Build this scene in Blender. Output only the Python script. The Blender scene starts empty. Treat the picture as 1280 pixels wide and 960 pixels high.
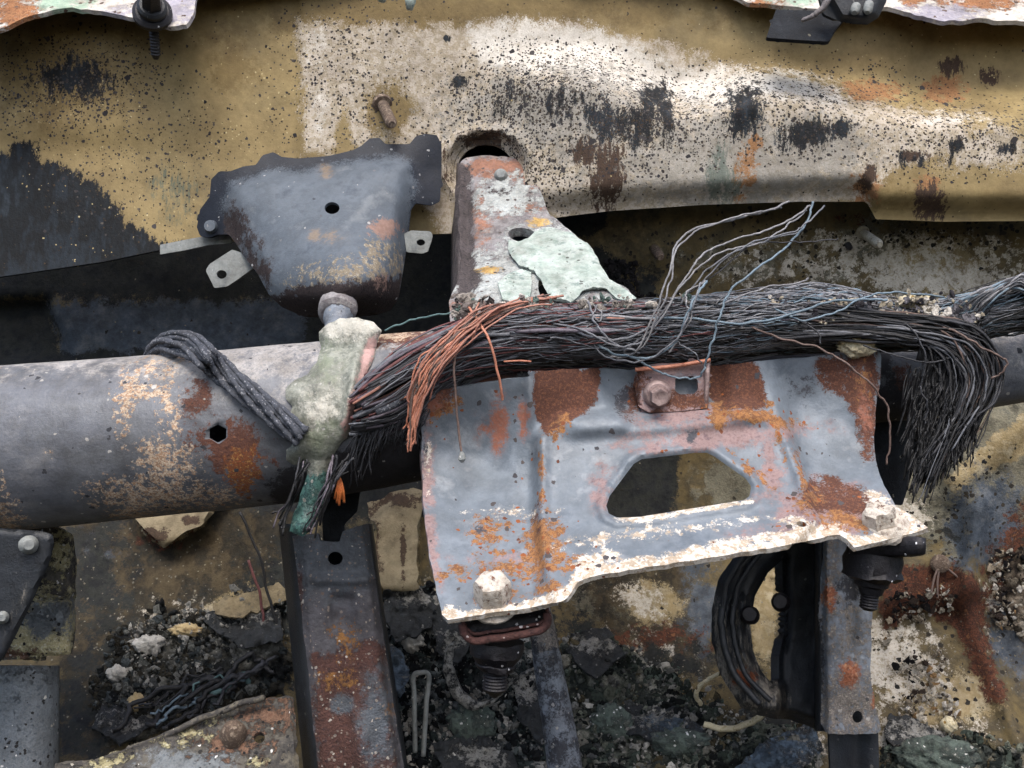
import bpy, math, random
import numpy as np
from mathutils import Vector, Matrix
from mathutils.geometry import delaunay_2d_cdt

random.seed(7); RNG = np.random.RandomState(7)
U = 0.0004            # metres in one picture pixel at the main plane (the cross beam's axis)
CAMD = 1250.0         # camera to main plane, in the same unit

sc = bpy.context.scene
# ---------------------------------------------------------------- camera, light, exposure
cd = bpy.data.cameras.new('camera'); cam = bpy.data.objects.new('camera', cd)
sc.collection.objects.link(cam); sc.camera = cam
cam.location = (0, -CAMD*U, 0); cam.rotation_euler = (math.radians(90), 0, 0)
cd.sensor_width = 36; cd.lens = 36*CAMD/1280; cd.clip_start = .01; cd.clip_end = 50
SUN_EL, SUN_AZ = 58, -14      # elevation, and degrees to the left of straight behind the camera
w = bpy.data.worlds.new('World'); sc.world = w; w.use_nodes = True
nt = w.node_tree; nt.nodes.clear()
sky = nt.nodes.new('ShaderNodeTexSky'); sky.sky_type = 'NISHITA'; sky.sun_disc = False
sky.sun_elevation = math.radians(SUN_EL); sky.sun_rotation = math.radians(180+SUN_AZ)
sky.air_density = 1.0; sky.dust_density = 4.0; sky.ozone_density = 1.0
bg = nt.nodes.new('ShaderNodeBackground'); bg.inputs[1].default_value = .15
wo = nt.nodes.new('ShaderNodeOutputWorld')
nt.links.new(sky.outputs[0], bg.inputs[0]); nt.links.new(bg.outputs[0], wo.inputs[0])
sd_ = bpy.data.lights.new('sun', 'SUN'); sun = bpy.data.objects.new('sun', sd_)
sc.collection.objects.link(sun); sd_.energy = 1.35; sd_.angle = math.radians(22); sd_.color = (1, .975, .94)
_e, _a = math.radians(SUN_EL), math.radians(SUN_AZ)
_dir = Vector((math.sin(_a)*math.cos(_e), -math.cos(_a)*math.cos(_e), math.sin(_e)))
sun.rotation_euler = _dir.to_track_quat('Z', 'Y').to_euler(); sun.location = _dir*3
sc.view_settings.view_transform = 'Standard'; sc.view_settings.look = 'None'
sc.view_settings.exposure = 0.88; sc.view_settings.gamma = 1
sc.cycles.use_denoising = True; sc.cycles.max_bounces = 4; sc.cycles.use_adaptive_sampling = True; sc.cycles.adaptive_threshold = .02

# ---------------------------------------------------------------- helpers
def P(px, py, d):
    """world point(s) at distance d (px units, + = farther) behind the main plane"""
    px, py, d = np.broadcast_arrays(np.asarray(px, float), np.asarray(py, float), np.asarray(d, float))
    s = (CAMD+d)/CAMD
    return np.stack([(px-640)*s*U, d*U, (480-py)*s*U], -1)

def srgb(c):
    c = np.asarray(c, float)/255
    return tuple(np.where(c <= .04045, c/12.92, ((c+.055)/1.055)**2.4))+(1.0,)

def h2(ix, iy, s):
    v = np.sin(ix*127.1+iy*311.7+s*74.7)*43758.5453
    return v-np.floor(v)
def vnoise(x, y, s=0):
    ix, iy = np.floor(x), np.floor(y); fx, fy = x-ix, y-iy
    fx = fx*fx*(3-2*fx); fy = fy*fy*(3-2*fy)
    a = h2(ix, iy, s); b = h2(ix+1, iy, s); c = h2(ix, iy+1, s); d = h2(ix+1, iy+1, s)
    return (a*(1-fx)+b*fx)*(1-fy)+(c*(1-fx)+d*fx)*fy
def fbm(x, y, s=0, o=4):
    r = 0; a = .5
    for k in range(o):
        r = r+a*(vnoise(x, y, s+k*13)-.5)*2; x = x*2.03; y = y*2.03; a *= .5
    return r                                       # about -1..1

def sdist(poly, x, y):
    """signed distance to a polygon, + inside"""
    poly = np.asarray(poly, float); x = np.asarray(x, float); y = np.asarray(y, float)
    d = np.full(x.shape, 1e18); ins = np.zeros(x.shape, bool)
    for i in range(len(poly)):
        ax, ay = poly[i]; bx, by = poly[(i+1) % len(poly)]
        ex, ey = bx-ax, by-ay; L = ex*ex+ey*ey+1e-12
        t = np.clip(((x-ax)*ex+(y-ay)*ey)/L, 0, 1)
        d = np.minimum(d, (x-ax-t*ex)**2+(y-ay-t*ey)**2)
        if ay != by:
            c = ((ay > y) != (by > y)) & (x < (bx-ax)*(y-ay)/(by-ay)+ax)
            ins ^= c
    return np.where(ins, 1, -1)*np.sqrt(d)

def sm(x, a, b):
    t = np.clip((x-a)/(b-a), 0, 1); return t*t*(3-2*t)

def tps(ctrl):
    c = np.asarray(ctrl, float); X = c[:, :2]/100; n = len(c)
    def k(r2): return np.where(r2 > 1e-12, r2*np.log(r2+1e-12), 0)
    D = ((X[:, None]-X[None])**2).sum(-1)
    A = np.zeros((n+3, n+3)); A[:n, :n] = k(D)+np.eye(n)*1e-3
    A[:n, n] = 1; A[:n, n+1:] = X; A[n, :n] = 1; A[n+1:, :n] = X.T
    wv = np.linalg.solve(A, np.concatenate([c[:, 2], [0, 0, 0]]))
    def f(x, y):
        x = np.asarray(x, float)/100; y = np.asarray(y, float)/100; r = wv[n]+wv[n+1]*x+wv[n+2]*y
        for i in range(n): r = r+wv[i]*k((x-X[i, 0])**2+(y-X[i, 1])**2)
        return r
    return f

def line(pts):
    pts = sorted(pts); xs = [p[0] for p in pts]; ys = [p[1] for p in pts]
    return lambda x: np.interp(x, xs, ys)

def F(*items):
    """field 0..1 with 0.5 on each shape's edge. ('e',cx,cy,rx,ry,deg) ellipse, ('p',[..],soft) polygon; last number optional gain"""
    def f(x, y):
        r = np.zeros(np.shape(x))
        for it in items:
            if it[0][0] == 'e':
                a = math.radians(it[5] if len(it) > 5 else 0); dx, dy = x-it[1], y-it[2]
                ex = (dx*math.cos(a)+dy*math.sin(a))/it[3]; ey = (-dx*math.sin(a)+dy*math.cos(a))/it[4]
                v = 1-.5*np.sqrt(ex*ex+ey*ey)
                if len(it) > 6: v = v*it[6]
            elif it[0] == 'p':
                v = .5+sdist(it[1], x, y)/(2*it[2])
                if len(it) > 3: v = np.clip(v, 0, 1)*it[3]
            else: v = np.full(np.shape(x), it[1])
            r = np.minimum(r, 1-np.clip(v, 0, 1)) if len(it[0]) > 1 else np.maximum(r, np.clip(v, 0, 1))
        return r
    return f

def catmull(pts, n=8, closed=False):
    p = np.asarray(pts, float); N = len(p); out = []
    for i in range(N if closed else N-1):
        if closed: a, b, c, d = p[i-1], p[i], p[(i+1) % N], p[(i+2) % N]
        else: a, b, c, d = p[max(i-1, 0)], p[i], p[i+1], p[min(i+2, N-1)]
        for k in range(n):
            t = k/n
            out.append(.5*((2*b)+(c-a)*t+(2*a-5*b+4*c-d)*t*t+(3*b-a-3*c+d)*t**3))
    if not closed: out.append(p[-1])
    return np.array(out)

def resample(p, step, closed=True):
    p = np.asarray(p, float)
    q = np.vstack([p, p[:1]]) if closed else p
    s = np.concatenate([[0], np.cumsum(np.linalg.norm(np.diff(q, axis=0), axis=1))])
    n = max(3, int(round(s[-1]/step))); t = np.linspace(0, s[-1], n+1)
    if closed: t = t[:-1]
    r = np.stack([np.interp(t, s, q[:, k]) for k in range(q.shape[1])], -1)
    if closed:      # keep the sharp corners
        pass
    return r

def ell(cx, cy, rx, ry, deg=0, n=20):
    a = math.radians(deg); t = np.linspace(0, 2*math.pi, n, endpoint=False)
    x, y = rx*np.cos(t), ry*np.sin(t)
    return np.stack([cx+x*math.cos(a)-y*math.sin(a), cy+x*math.sin(a)+y*math.cos(a)], -1)

def mesh(name, V, faces, mat, parent=None, smooth=True, fields=None, loc=None):
    V = np.asarray(V, float)
    if loc is None:
        loc = parent['_loc'].to_list() if (parent is not None and '_loc' in parent) else (V.min(0)+V.max(0))/2
    loc = np.asarray(loc, float)
    me = bpy.data.meshes.new(name); me.from_pydata((V-loc).tolist(), [], faces)
    if mat: me.materials.append(mat)
    me.polygons.foreach_set('use_smooth', [smooth]*len(me.polygons))
    if fields:
        for k, v in fields.items():
            at = me.attributes.new(k, 'FLOAT', 'POINT'); at.data.foreach_set('value', np.asarray(v, np.float32).ravel())
    me.update()
    o = bpy.data.objects.new(name, me); sc.collection.objects.link(o)
    if parent is not None:
        o.parent = parent
        if not parent.type == 'EMPTY':     # child of a mesh part: its origin is that part's
            o.location = loc-np.asarray(parent['_world'])
        else: o.location = loc-np.asarray(parent['_world'])
    else: o.location = loc
    o['_world'] = loc.tolist()
    return o

def thing(name, label, cat, at, group=None):
    o = bpy.data.objects.new(name, None); sc.collection.objects.link(o)
    loc = P(*at); o.location = loc; o['_world'] = loc.tolist(); o.empty_display_size = .01
    o['label'] = label; o['category'] = cat
    if group: o['group'] = group
    return o
def tag(o, label, cat, group=None, kind=None):
    o['label'] = label
    if cat: o['category'] = cat
    if group: o['group'] = group
    if kind: o['kind'] = kind
    return o

def sheet(name, outline, depth, mat, parent=None, step=6, holes=(), thick=5, fields=None, jit=0, smooth_outline=False, edge=None, sharp=False):
    ol = catmull(outline, 6, True) if smooth_outline else np.asarray(outline, float)
    ol = resample(ol, step*.8)
    if jit:
        n = len(ol); nx = fbm(ol[:, 0]/14, ol[:, 1]/14, 3)*jit; ny = fbm(ol[:, 0]/14, ol[:, 1]/14, 9)*jit
        ol = ol+np.stack([nx, ny], -1)
    hs = [resample(np.asarray(h, float), max(2.0, step*.6)) for h in holes]
    x0, y0 = ol.min(0); x1, y1 = ol.max(0)
    gx, gy = np.meshgrid(np.arange(x0, x1, step), np.arange(y0, y1, step*.87))
    gx = gx+(np.arange(gx.shape[0]) % 2)[:, None]*step/2
    gx, gy = gx.ravel(), gy.ravel()
    keep = sdist(ol, gx, gy) > step*.5
    for h in hs: keep &= sdist(h, gx, gy) < -step*.4
    gx, gy = gx[keep], gy[keep]
    pts = [ol]+hs; n0 = 0; edges = []
    for b in pts:
        m = len(b); edges += [(n0+i, n0+(i+1) % m) for i in range(m)]; n0 += m
    allp = np.vstack(pts+[np.stack([gx, gy], -1)])
    vo, eo, fo, *_ = delaunay_2d_cdt([Vector(p) for p in allp.tolist()], edges, [], 0, 1e-4)
    V2 = np.array([(v.x, v.y) for v in vo]); T = np.array([f for f in fo if len(f) == 3])
    c = V2[T].mean(1); ok = sdist(ol, c[:, 0], c[:, 1]) > 0
    for h in hs: ok &= sdist(h, c[:, 0], c[:, 1]) < 0
    T = T[ok]
    a, b, cc = V2[T[:, 0]], V2[T[:, 1]], V2[T[:, 2]]
    area = (b[:, 0]-a[:, 0])*(cc[:, 1]-a[:, 1])-(b[:, 1]-a[:, 1])*(cc[:, 0]-a[:, 0])
    T = np.where((area > 0)[:, None], T[:, ::-1], T)      # py runs down: make normals face the camera
    T = T[:, ::-1][:, ::-1]
    d = depth(V2[:, 0], V2[:, 1]) if callable(depth) else np.full(len(V2), float(depth))
    V = P(V2[:, 0], V2[:, 1], d)
    # orientation check
    n = np.cross(V[T[:, 1]]-V[T[:, 0]], V[T[:, 2]]-V[T[:, 0]])
    if n[:, 1].sum() > 0: T = T[:, ::-1]
    fl = {k: f(V2[:, 0], V2[:, 1]) for k, f in (fields or {}).items()}
    o = mesh(name, V, T.tolist(), mat, parent, not sharp, fl)
    if thick:
        m = o.modifiers.new('thickness', 'SOLIDIFY'); m.thickness = thick*U; m.offset = -1
        m.use_even_offset = False
        if not sharp:
            m2 = o.modifiers.new('normals', 'EDGE_SPLIT'); m2.split_angle = math.radians(55)
    return o

def loft(name, G, mat, parent=None, fields=None, closed=False, cap=False, smooth=True, thick=0):
    """G: (rows, cols, 3) world points"""
    G = np.asarray(G); R, C = G.shape[:2]; V = G.reshape(-1, 3); Fc = []
    for i in range(R-1):
        for j in range(C if closed else C-1):
            j2 = (j+1) % C; Fc.append((i*C+j, i*C+j2, (i+1)*C+j2, (i+1)*C+j))
    if cap: Fc.append(tuple(range(C))[::-1]); Fc.append(tuple((R-1)*C+j for j in range(C)))
    o = mesh(name, V, Fc, mat, parent, smooth, fields)
    if thick:
        m = o.modifiers.new('thickness', 'SOLIDIFY'); m.thickness = thick*U; m.offset = 0
    return o

def tube_geo(W, r, n=6, cap=True):
    """W: (m,3) world points, r scalar/array metres -> V, faces"""
    W = np.asarray(W, float); m = len(W); r = np.broadcast_to(r, (m,))
    T = np.gradient(W, axis=0); T /= np.linalg.norm(T, axis=1)[:, None]+1e-12
    N = np.cross(T[0], (0, 1, 0) if abs(T[0][1]) < .9 else (1, 0, 0)); N /= np.linalg.norm(N); V = []
    ang = np.linspace(0, 2*math.pi, n, endpoint=False)
    for i in range(m):
        N = N-T[i]*np.dot(N, T[i]); N /= np.linalg.norm(N)+1e-12; B = np.cross(T[i], N)
        V.append(W[i]+r[i]*(np.cos(ang)[:, None]*N+np.sin(ang)[:, None]*B))
    V = np.vstack(V); Fc = []
    for i in range(m-1):
        for j in range(n): Fc.append((i*n+j, i*n+(j+1) % n, (i+1)*n+(j+1) % n, (i+1)*n+j))
    if cap: Fc.append(tuple(range(n))[::-1]); Fc.append(tuple((m-1)*n+j for j in range(n)))
    return V, Fc

def wirepts(ctrl, n=10, wob=0, seed=0):
    c = catmull(ctrl, n)
    if wob:
        t = np.arange(len(c))*.35+seed*17.3
        c = c+np.stack([fbm(t, t*0+seed, 1), fbm(t, t*0+seed, 2), fbm(t, t*0+seed, 3)], -1)*wob
    return c
def wire(name, ctrl, r, mat, parent=None, n=10, wob=0, sides=6, seed=0, taper=None, bead=None):
    c = wirepts(ctrl, n, wob, seed)
    rr = np.full(len(c), float(r))
    if taper is not None: rr = rr*np.linspace(1, taper, len(c))
    s = (CAMD+c[:, 2])/CAMD
    V, Fc = tube_geo(P(c[:, 0], c[:, 1], c[:, 2]), rr*U*s, sides)
    return mesh(name, V, Fc, mat, parent)

def lathe_geo(a, b, prof, n=24, hexa=()):
    """prof: list of (t along a->b 0..1, radius px). a,b = (px,py,d)"""
    A, B = P(*a), P(*b); ax = B-A; L = np.linalg.norm(ax); ax = ax/L
    N = np.cross(ax, (0, 1, 0) if abs(ax[1]) < .8 else (1, 0, 0)); N /= np.linalg.norm(N); M = np.cross(ax, N)
    s = (CAMD+(a[2]+b[2])/2)/CAMD; V = []; ang = np.linspace(0, 2*math.pi, n, endpoint=False)
    for k, (t, r) in enumerate(prof):
        rr = np.full(n, float(r))
        if k in hexa: rr = r*math.cos(math.pi/6)/np.cos((ang % (math.pi/3))-math.pi/6)
        V.append(A+ax*L*t+(rr*U*s)[:, None]*(np.cos(ang)[:, None]*N+np.sin(ang)[:, None]*M))
    V = np.vstack(V); m = len(prof); Fc = []
    for i in range(m-1):
        for j in range(n): Fc.append((i*n+j, i*n+(j+1) % n, (i+1)*n+(j+1) % n, (i+1)*n+j))
    Fc.append(tuple(range(n))[::-1]); Fc.append(tuple((m-1)*n+j for j in range(n)))
    return V, Fc
def lathe(name, a, b, prof, mat, parent=None, n=24, hexa=(), rough=0, seed=0, split=True, fields=None):
    V, Fc = lathe_geo(a, b, prof, n, hexa)
    if rough:
        q = V/U; V = V+np.stack([fbm(q[:, 0]/5+q[:, 1]/7, q[:, 2]/5, seed+k) for k in range(3)], -1)*rough*U
    o = mesh(name, V, Fc, mat, parent, True, fields)
    if split:
        m2 = o.modifiers.new('normals', 'EDGE_SPLIT'); m2.split_angle = math.radians(35)
    return o
def thread(t0, t1, r, k, dr=1.2):
    out = []
    for i in range(k):
        a = t0+(t1-t0)*i/k; b = t0+(t1-t0)*(i+.5)/k; out += [(a, r-dr), (b, r)]
    return out+[(t1, r-dr)]

# ---------------------------------------------------------------- materials
def _n(nt, t, **kw):
    n = nt.nodes.new(t)
    for k, v in kw.items(): setattr(n, k, v)
    return n
def _math(nt, op, a, b=None, clamp=False):
    n = _n(nt, 'ShaderNodeMath', operation=op, use_clamp=clamp)
    for i, v in enumerate((a, b)):
        if v is None: continue
        if isinstance(v, (int, float)): n.inputs[i].default_value = v
        else: nt.links.new(v, n.inputs[i])
    return n.outputs[0]
def _noise(nt, co, scale, detail=6, rough=.6, out=0, off=0, stretch=None):
    m = _n(nt, 'ShaderNodeMapping'); nt.links.new(co, m.inputs[0])
    s = scale/U; st = stretch or (1, 1, 1)
    m.inputs['Scale'].default_value = (s*st[0], s*st[1], s*st[2]); m.inputs['Location'].default_value = (off*3.7, off*1.3, off*2.1)
    n = _n(nt, 'ShaderNodeTexNoise'); n.inputs['Scale'].default_value = 1
    n.inputs['Detail'].default_value = detail; n.inputs['Roughness'].default_value = rough
    nt.links.new(m.outputs[0], n.inputs['Vector']); return n.outputs[out]
def _ramp(nt, fac, cols, lo=.32, hi=.68):
    r = _n(nt, 'ShaderNodeValToRGB'); e = r.color_ramp.elements
    while len(e) < len(cols): e.new(.5)
    for i, c in enumerate(cols):
        e[i].position = lo+(hi-lo)*i/max(1, len(cols)-1); e[i].color = srgb(c)
    nt.links.new(fac, r.inputs[0]); return r.outputs[0]
def _mix(nt, f, a, b):
    m = _n(nt, 'ShaderNodeMix', data_type='RGBA')
    nt.links.new(f, m.inputs[0]); nt.links.new(a, m.inputs[6]); nt.links.new(b, m.inputs[7]); return m.outputs[2]
def _mixf(nt, f, a, b):
    m = _n(nt, 'ShaderNodeMix', data_type='FLOAT')
    for i, v in ((0, f), (2, a), (3, b)):
        if isinstance(v, (int, float)): m.inputs[i].default_value = v
        else: nt.links.new(v, m.inputs[i])
    return m.outputs[0]
def _smooth(nt, v, lo, hi):
    m = _n(nt, 'ShaderNodeMapRange', interpolation_type='SMOOTHSTEP')
    nt.links.new(v, m.inputs[0]); m.inputs[1].default_value = lo; m.inputs[2].default_value = hi; return m.outputs[0]

def mat(name, base, csc=.03, rough=.6, met=0.0, layers=(), dots=(), bump=.35, bsc=.35, attr=None, stretch=None, spec=.5, rvar=.15, grime=.8):
    """base: colours (sRGB 0-255) spread by noise. layers: dict(ch, cols, amp, sc, w, csc, rough, h, met). dots: dict(ch or None, cols, sc, r, p)"""
    m = bpy.data.materials.new(name); m.use_nodes = True; nt = m.node_tree
    B = nt.nodes['Principled BSDF']; tc = _n(nt, 'ShaderNodeTexCoord'); co = tc.outputs['Object']
    if attr:
        a = _n(nt, 'ShaderNodeAttribute', attribute_name=attr); col = a.outputs['Color']
        v = _noise(nt, co, csc, 6, .6, stretch=stretch); v = _smooth(nt, v, .3, .7)
        dk = _n(nt, 'ShaderNodeMix', data_type='RGBA', blend_type='MULTIPLY'); dk.inputs[0].default_value = 1
        cr = _ramp(nt, v, base, 0, 1); nt.links.new(col, dk.inputs[6]); nt.links.new(cr, dk.inputs[7]); col = dk.outputs[2]
    else: col = _ramp(nt, _noise(nt, co, csc, 6, .66, stretch=stretch), base)
    fine = _noise(nt, co, bsc, 4, .7, off=5)
    grit = None; height = fine; R = _mixf(nt, fine, rough-rvar, rough+rvar); M = met
    for i, L in enumerate(layers):
        n = _noise(nt, co, L.get('sc', .06), L.get('det', 7), max(.74, L.get('nr', .78)), off=i*2+1, stretch=L.get('st'))
        n = _math(nt, 'MULTIPLY', _math(nt, 'SUBTRACT', n, .5), L.get('amp', 1.3)*1.7)
        if L.get('ch'):
            a = _n(nt, 'ShaderNodeAttribute', attribute_name=L['ch']); f = a.outputs['Fac']
            gate = _smooth(nt, f, .02, .34); n = _math(nt, 'ADD', _math(nt, 'MULTIPLY', n, gate), f)
        else: n = _math(nt, 'ADD', n, L.get('bias', .3))
        if grit is None:
            grit = _math(nt, 'SUBTRACT', _noise(nt, co, .42, 3, .8, off=11), .5)
        wide = _smooth(nt, n, .5-max(.14, L.get('w', .05)*2.5), .62)
        n = _math(nt, 'ADD', n, _math(nt, 'MULTIPLY', grit, L.get('grit', .75)))
        wd = L.get('w', .05); mk = _smooth(nt, n, .5-wd, .5+wd)
        mk = _math(nt, 'ADD', _math(nt, 'MULTIPLY', mk, .72), _math(nt, 'MULTIPLY', wide, .28))
        if 'k' in L: mk = _math(nt, 'MULTIPLY', mk, L['k'])
        lc = _ramp(nt, _noise(nt, co, L.get('csc', .15), 4, .7, off=i*3+2, stretch=L.get('st')), L['cols'])
        col = _mix(nt, mk, col, lc); R = _mixf(nt, mk, R, L.get('rough', .85)); M = _mixf(nt, mk, M, L.get('met', 0.0))
        g = L.get('grain')
        if g:                                     # crusty deposit: lumpy height of its own
            gn = _noise(nt, co, g, 3, .6, off=i+9); height = _math(nt, 'ADD', height, _math(nt, 'MULTIPLY', _math(nt, 'MULTIPLY', gn, mk), 2.2))
        height = _math(nt, 'ADD', height, _math(nt, 'MULTIPLY', mk, L.get('h', .6)))
    for i, D in enumerate(dots):
        mp = _n(nt, 'ShaderNodeMapping'); nt.links.new(co, mp.inputs[0]); s = D['sc']/U
        mp.inputs['Scale'].default_value = (s, s, s); mp.inputs['Location'].default_value = (i*3.3+1, i, i*2)
        wn = _n(nt, 'ShaderNodeTexNoise'); wn.inputs['Scale'].default_value = 1.5; nt.links.new(mp.outputs[0], wn.inputs['Vector'])
        ad = _n(nt, 'ShaderNodeVectorMath', operation='MULTIPLY_ADD'); nt.links.new(wn.outputs['Color'], ad.inputs[0])
        ad.inputs[1].default_value = (.7, .7, .7); nt.links.new(mp.outputs[0], ad.inputs[2])
        vo = _n(nt, 'ShaderNodeTexVoronoi'); vo.inputs['Scale'].default_value = 1; nt.links.new(ad.outputs[0], vo.inputs['Vector'])
        sep = _n(nt, 'ShaderNodeSeparateColor'); nt.links.new(vo.outputs['Color'], sep.inputs[0])
        rad = _math(nt, 'MULTIPLY', _math(nt, 'POWER', sep.outputs[1], 1.8), D.get('r', .35))
        inside = _math(nt, 'LESS_THAN', vo.outputs['Distance'], rad)
        if D.get('ch'):
            a = _n(nt, 'ShaderNodeAttribute', attribute_name=D['ch']); pr = _math(nt, 'MULTIPLY', a.outputs['Fac'], D.get('p', 1))
            if D.get('base'): pr = _math(nt, 'ADD', pr, D['base'])
        else: pr = D.get('p', .3)
        on = _math(nt, 'LESS_THAN', sep.outputs[0], pr); mk = _math(nt, 'MULTIPLY', inside, on)
        lc = _ramp(nt, sep.outputs[2], D['cols'], 0, 1)
        col = _mix(nt, mk, col, lc); height = _math(nt, 'ADD', height, _math(nt, 'MULTIPLY', mk, D.get('h', .5)))
        R = _mixf(nt, mk, R, D.get('rough', .8))
    vn = _noise(nt, co, .02, 7, .78, off=21); vn = _ramp(nt, vn, [(176, 172, 166), (255, 255, 255)], .34, .6)      # grime, uneven at every size
    mu = _n(nt, 'ShaderNodeMix', data_type='RGBA', blend_type='MULTIPLY'); mu.inputs[0].default_value = grime
    nt.links.new(col, mu.inputs[6]); nt.links.new(vn, mu.inputs[7]); col = mu.outputs[2]
    nt.links.new(col, B.inputs['Base Color'])
    if isinstance(R, (int, float)): B.inputs['Roughness'].default_value = R
    else: nt.links.new(R, B.inputs['Roughness'])
    if isinstance(M, (int, float)): B.inputs['Metallic'].default_value = M
    else: nt.links.new(M, B.inputs['Metallic'])
    B.inputs['Specular IOR Level'].default_value = spec
    bp = _n(nt, 'ShaderNodeBump'); bp.inputs['Strength'].default_value = bump; bp.inputs['Distance'].default_value = 3*U
    nt.links.new(height, bp.inputs['Height']); nt.links.new(bp.outputs[0], B.inputs['Normal'])
    return m

# ================================================================ materials of this wreck
WHITE = [(196, 184, 168), (222, 216, 206), (178, 168, 150)]
RUST = [(66, 42, 36), (104, 66, 50), (82, 52, 44), (122, 82, 60)]
M_fire = mat('scorched_tan_paint', [(122, 106, 74), (140, 122, 84), (150, 132, 92), (128, 113, 80)], csc=.006, rough=.6, spec=.25, grime=.6, bump=.25, bsc=.2,
    layers=[dict(ch='dirt_shade', cols=[(100, 84, 50), (118, 98, 60)], amp=1.6, sc=.02, w=.25, rough=.6, h=0, k=.7),
            dict(ch='ash', cols=[(172, 160, 142), (194, 184, 170), (160, 148, 126), (186, 176, 160)], amp=.85, sc=.035, w=.05, grit=1.3, csc=.08, rough=.9, h=.7, nr=.78, grain=.4),
            dict(ch='bright', cols=[(196, 190, 178), (216, 211, 202), (180, 172, 156)], amp=1.1, grit=1.5, sc=.05, w=.1, csc=.1, rough=.9, h=.5, nr=.75, grain=.5),
            dict(ch='gray', cols=[(128, 128, 124), (150, 148, 142), (112, 108, 98)], amp=1.6, sc=.05, w=.12, csc=.1, rough=.85, h=.1, k=.7),
            dict(ch='rust', cols=[(132, 96, 66), (158, 118, 82), (112, 80, 58)], amp=1.9, sc=.06, w=.09, csc=.2, rough=.9, h=.4, grain=.5),
            dict(ch='brown', cols=[(60, 46, 40), (78, 62, 50), (50, 40, 38)], amp=1.5, st=(1.5, 1, .5), sc=.07, w=.04, csc=.2, rough=.8, h=.2),
            dict(ch='char_shade', cols=[(14, 19, 23), (30, 38, 46), (12, 14, 16), (22, 28, 33), (46, 55, 64)], amp=1.2, st=(1.5, 1, .55), sc=.055, w=.03, csc=.014, rough=.65, h=.5, nr=.72),
            dict(ch='teal', cols=[(66, 82, 76), (92, 106, 96)], amp=1.8, st=(1.5, 1, .4), sc=.08, w=.14, k=.75, rough=.7, h=.2)],
    dots=[dict(ch='blis', base=.004, cols=[(30, 28, 32), (60, 56, 56), (44, 44, 52)], sc=.2, r=.6, p=.9, h=.5),
          dict(ch='blis', base=.0, cols=[(30, 30, 34), (66, 62, 62), (90, 84, 78)], sc=.3, r=.8, p=1.3, h=.5),
          dict(ch='blis', base=.035, cols=[(40, 36, 34), (70, 56, 40)], sc=.34, r=.7, p=1, h=.3),
          dict(ch='blis', base=.0, cols=[(26, 26, 30), (70, 66, 66)], sc=.09, r=.5, p=.5, h=.5),
          dict(ch='lite', base=.004, cols=[(190, 176, 136), (166, 148, 104)], sc=.3, r=.5, p=.45, h=.6)])
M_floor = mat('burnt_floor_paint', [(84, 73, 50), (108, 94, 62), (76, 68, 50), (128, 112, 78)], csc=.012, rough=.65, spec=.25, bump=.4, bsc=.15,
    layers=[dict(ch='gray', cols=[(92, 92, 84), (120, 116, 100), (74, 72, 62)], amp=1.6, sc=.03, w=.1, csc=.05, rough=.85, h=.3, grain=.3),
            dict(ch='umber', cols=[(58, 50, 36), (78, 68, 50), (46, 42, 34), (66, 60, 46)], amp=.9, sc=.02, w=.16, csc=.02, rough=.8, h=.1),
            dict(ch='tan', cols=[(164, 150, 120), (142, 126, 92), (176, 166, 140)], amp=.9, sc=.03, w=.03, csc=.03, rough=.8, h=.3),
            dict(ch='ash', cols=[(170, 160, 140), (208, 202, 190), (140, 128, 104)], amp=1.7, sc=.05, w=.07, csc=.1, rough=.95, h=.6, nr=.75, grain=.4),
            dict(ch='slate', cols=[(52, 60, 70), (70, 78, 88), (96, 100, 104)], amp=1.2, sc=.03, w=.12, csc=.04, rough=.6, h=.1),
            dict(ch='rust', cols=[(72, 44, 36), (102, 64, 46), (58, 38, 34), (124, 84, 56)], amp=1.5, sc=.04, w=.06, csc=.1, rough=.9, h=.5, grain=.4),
            dict(ch='char_shade', cols=[(20, 22, 25), (34, 36, 37), (44, 46, 42), (25, 27, 29)], amp=1.1, sc=.03, w=.08, csc=.04, rough=.75, h=.2, nr=.7)],
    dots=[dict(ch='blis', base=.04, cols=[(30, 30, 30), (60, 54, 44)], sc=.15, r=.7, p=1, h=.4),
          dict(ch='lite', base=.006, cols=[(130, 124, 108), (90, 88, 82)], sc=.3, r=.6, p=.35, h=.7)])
M_void = mat('soot_and_shade_black', [(12, 14, 18), (26, 30, 36), (18, 20, 24)], csc=.02, rough=.7, spec=.2, bump=.4,
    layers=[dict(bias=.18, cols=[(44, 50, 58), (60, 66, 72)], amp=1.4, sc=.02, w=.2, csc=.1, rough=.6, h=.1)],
    dots=[dict(cols=[(120, 116, 104), (70, 70, 70)], sc=.12, r=.4, p=.06)])
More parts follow.
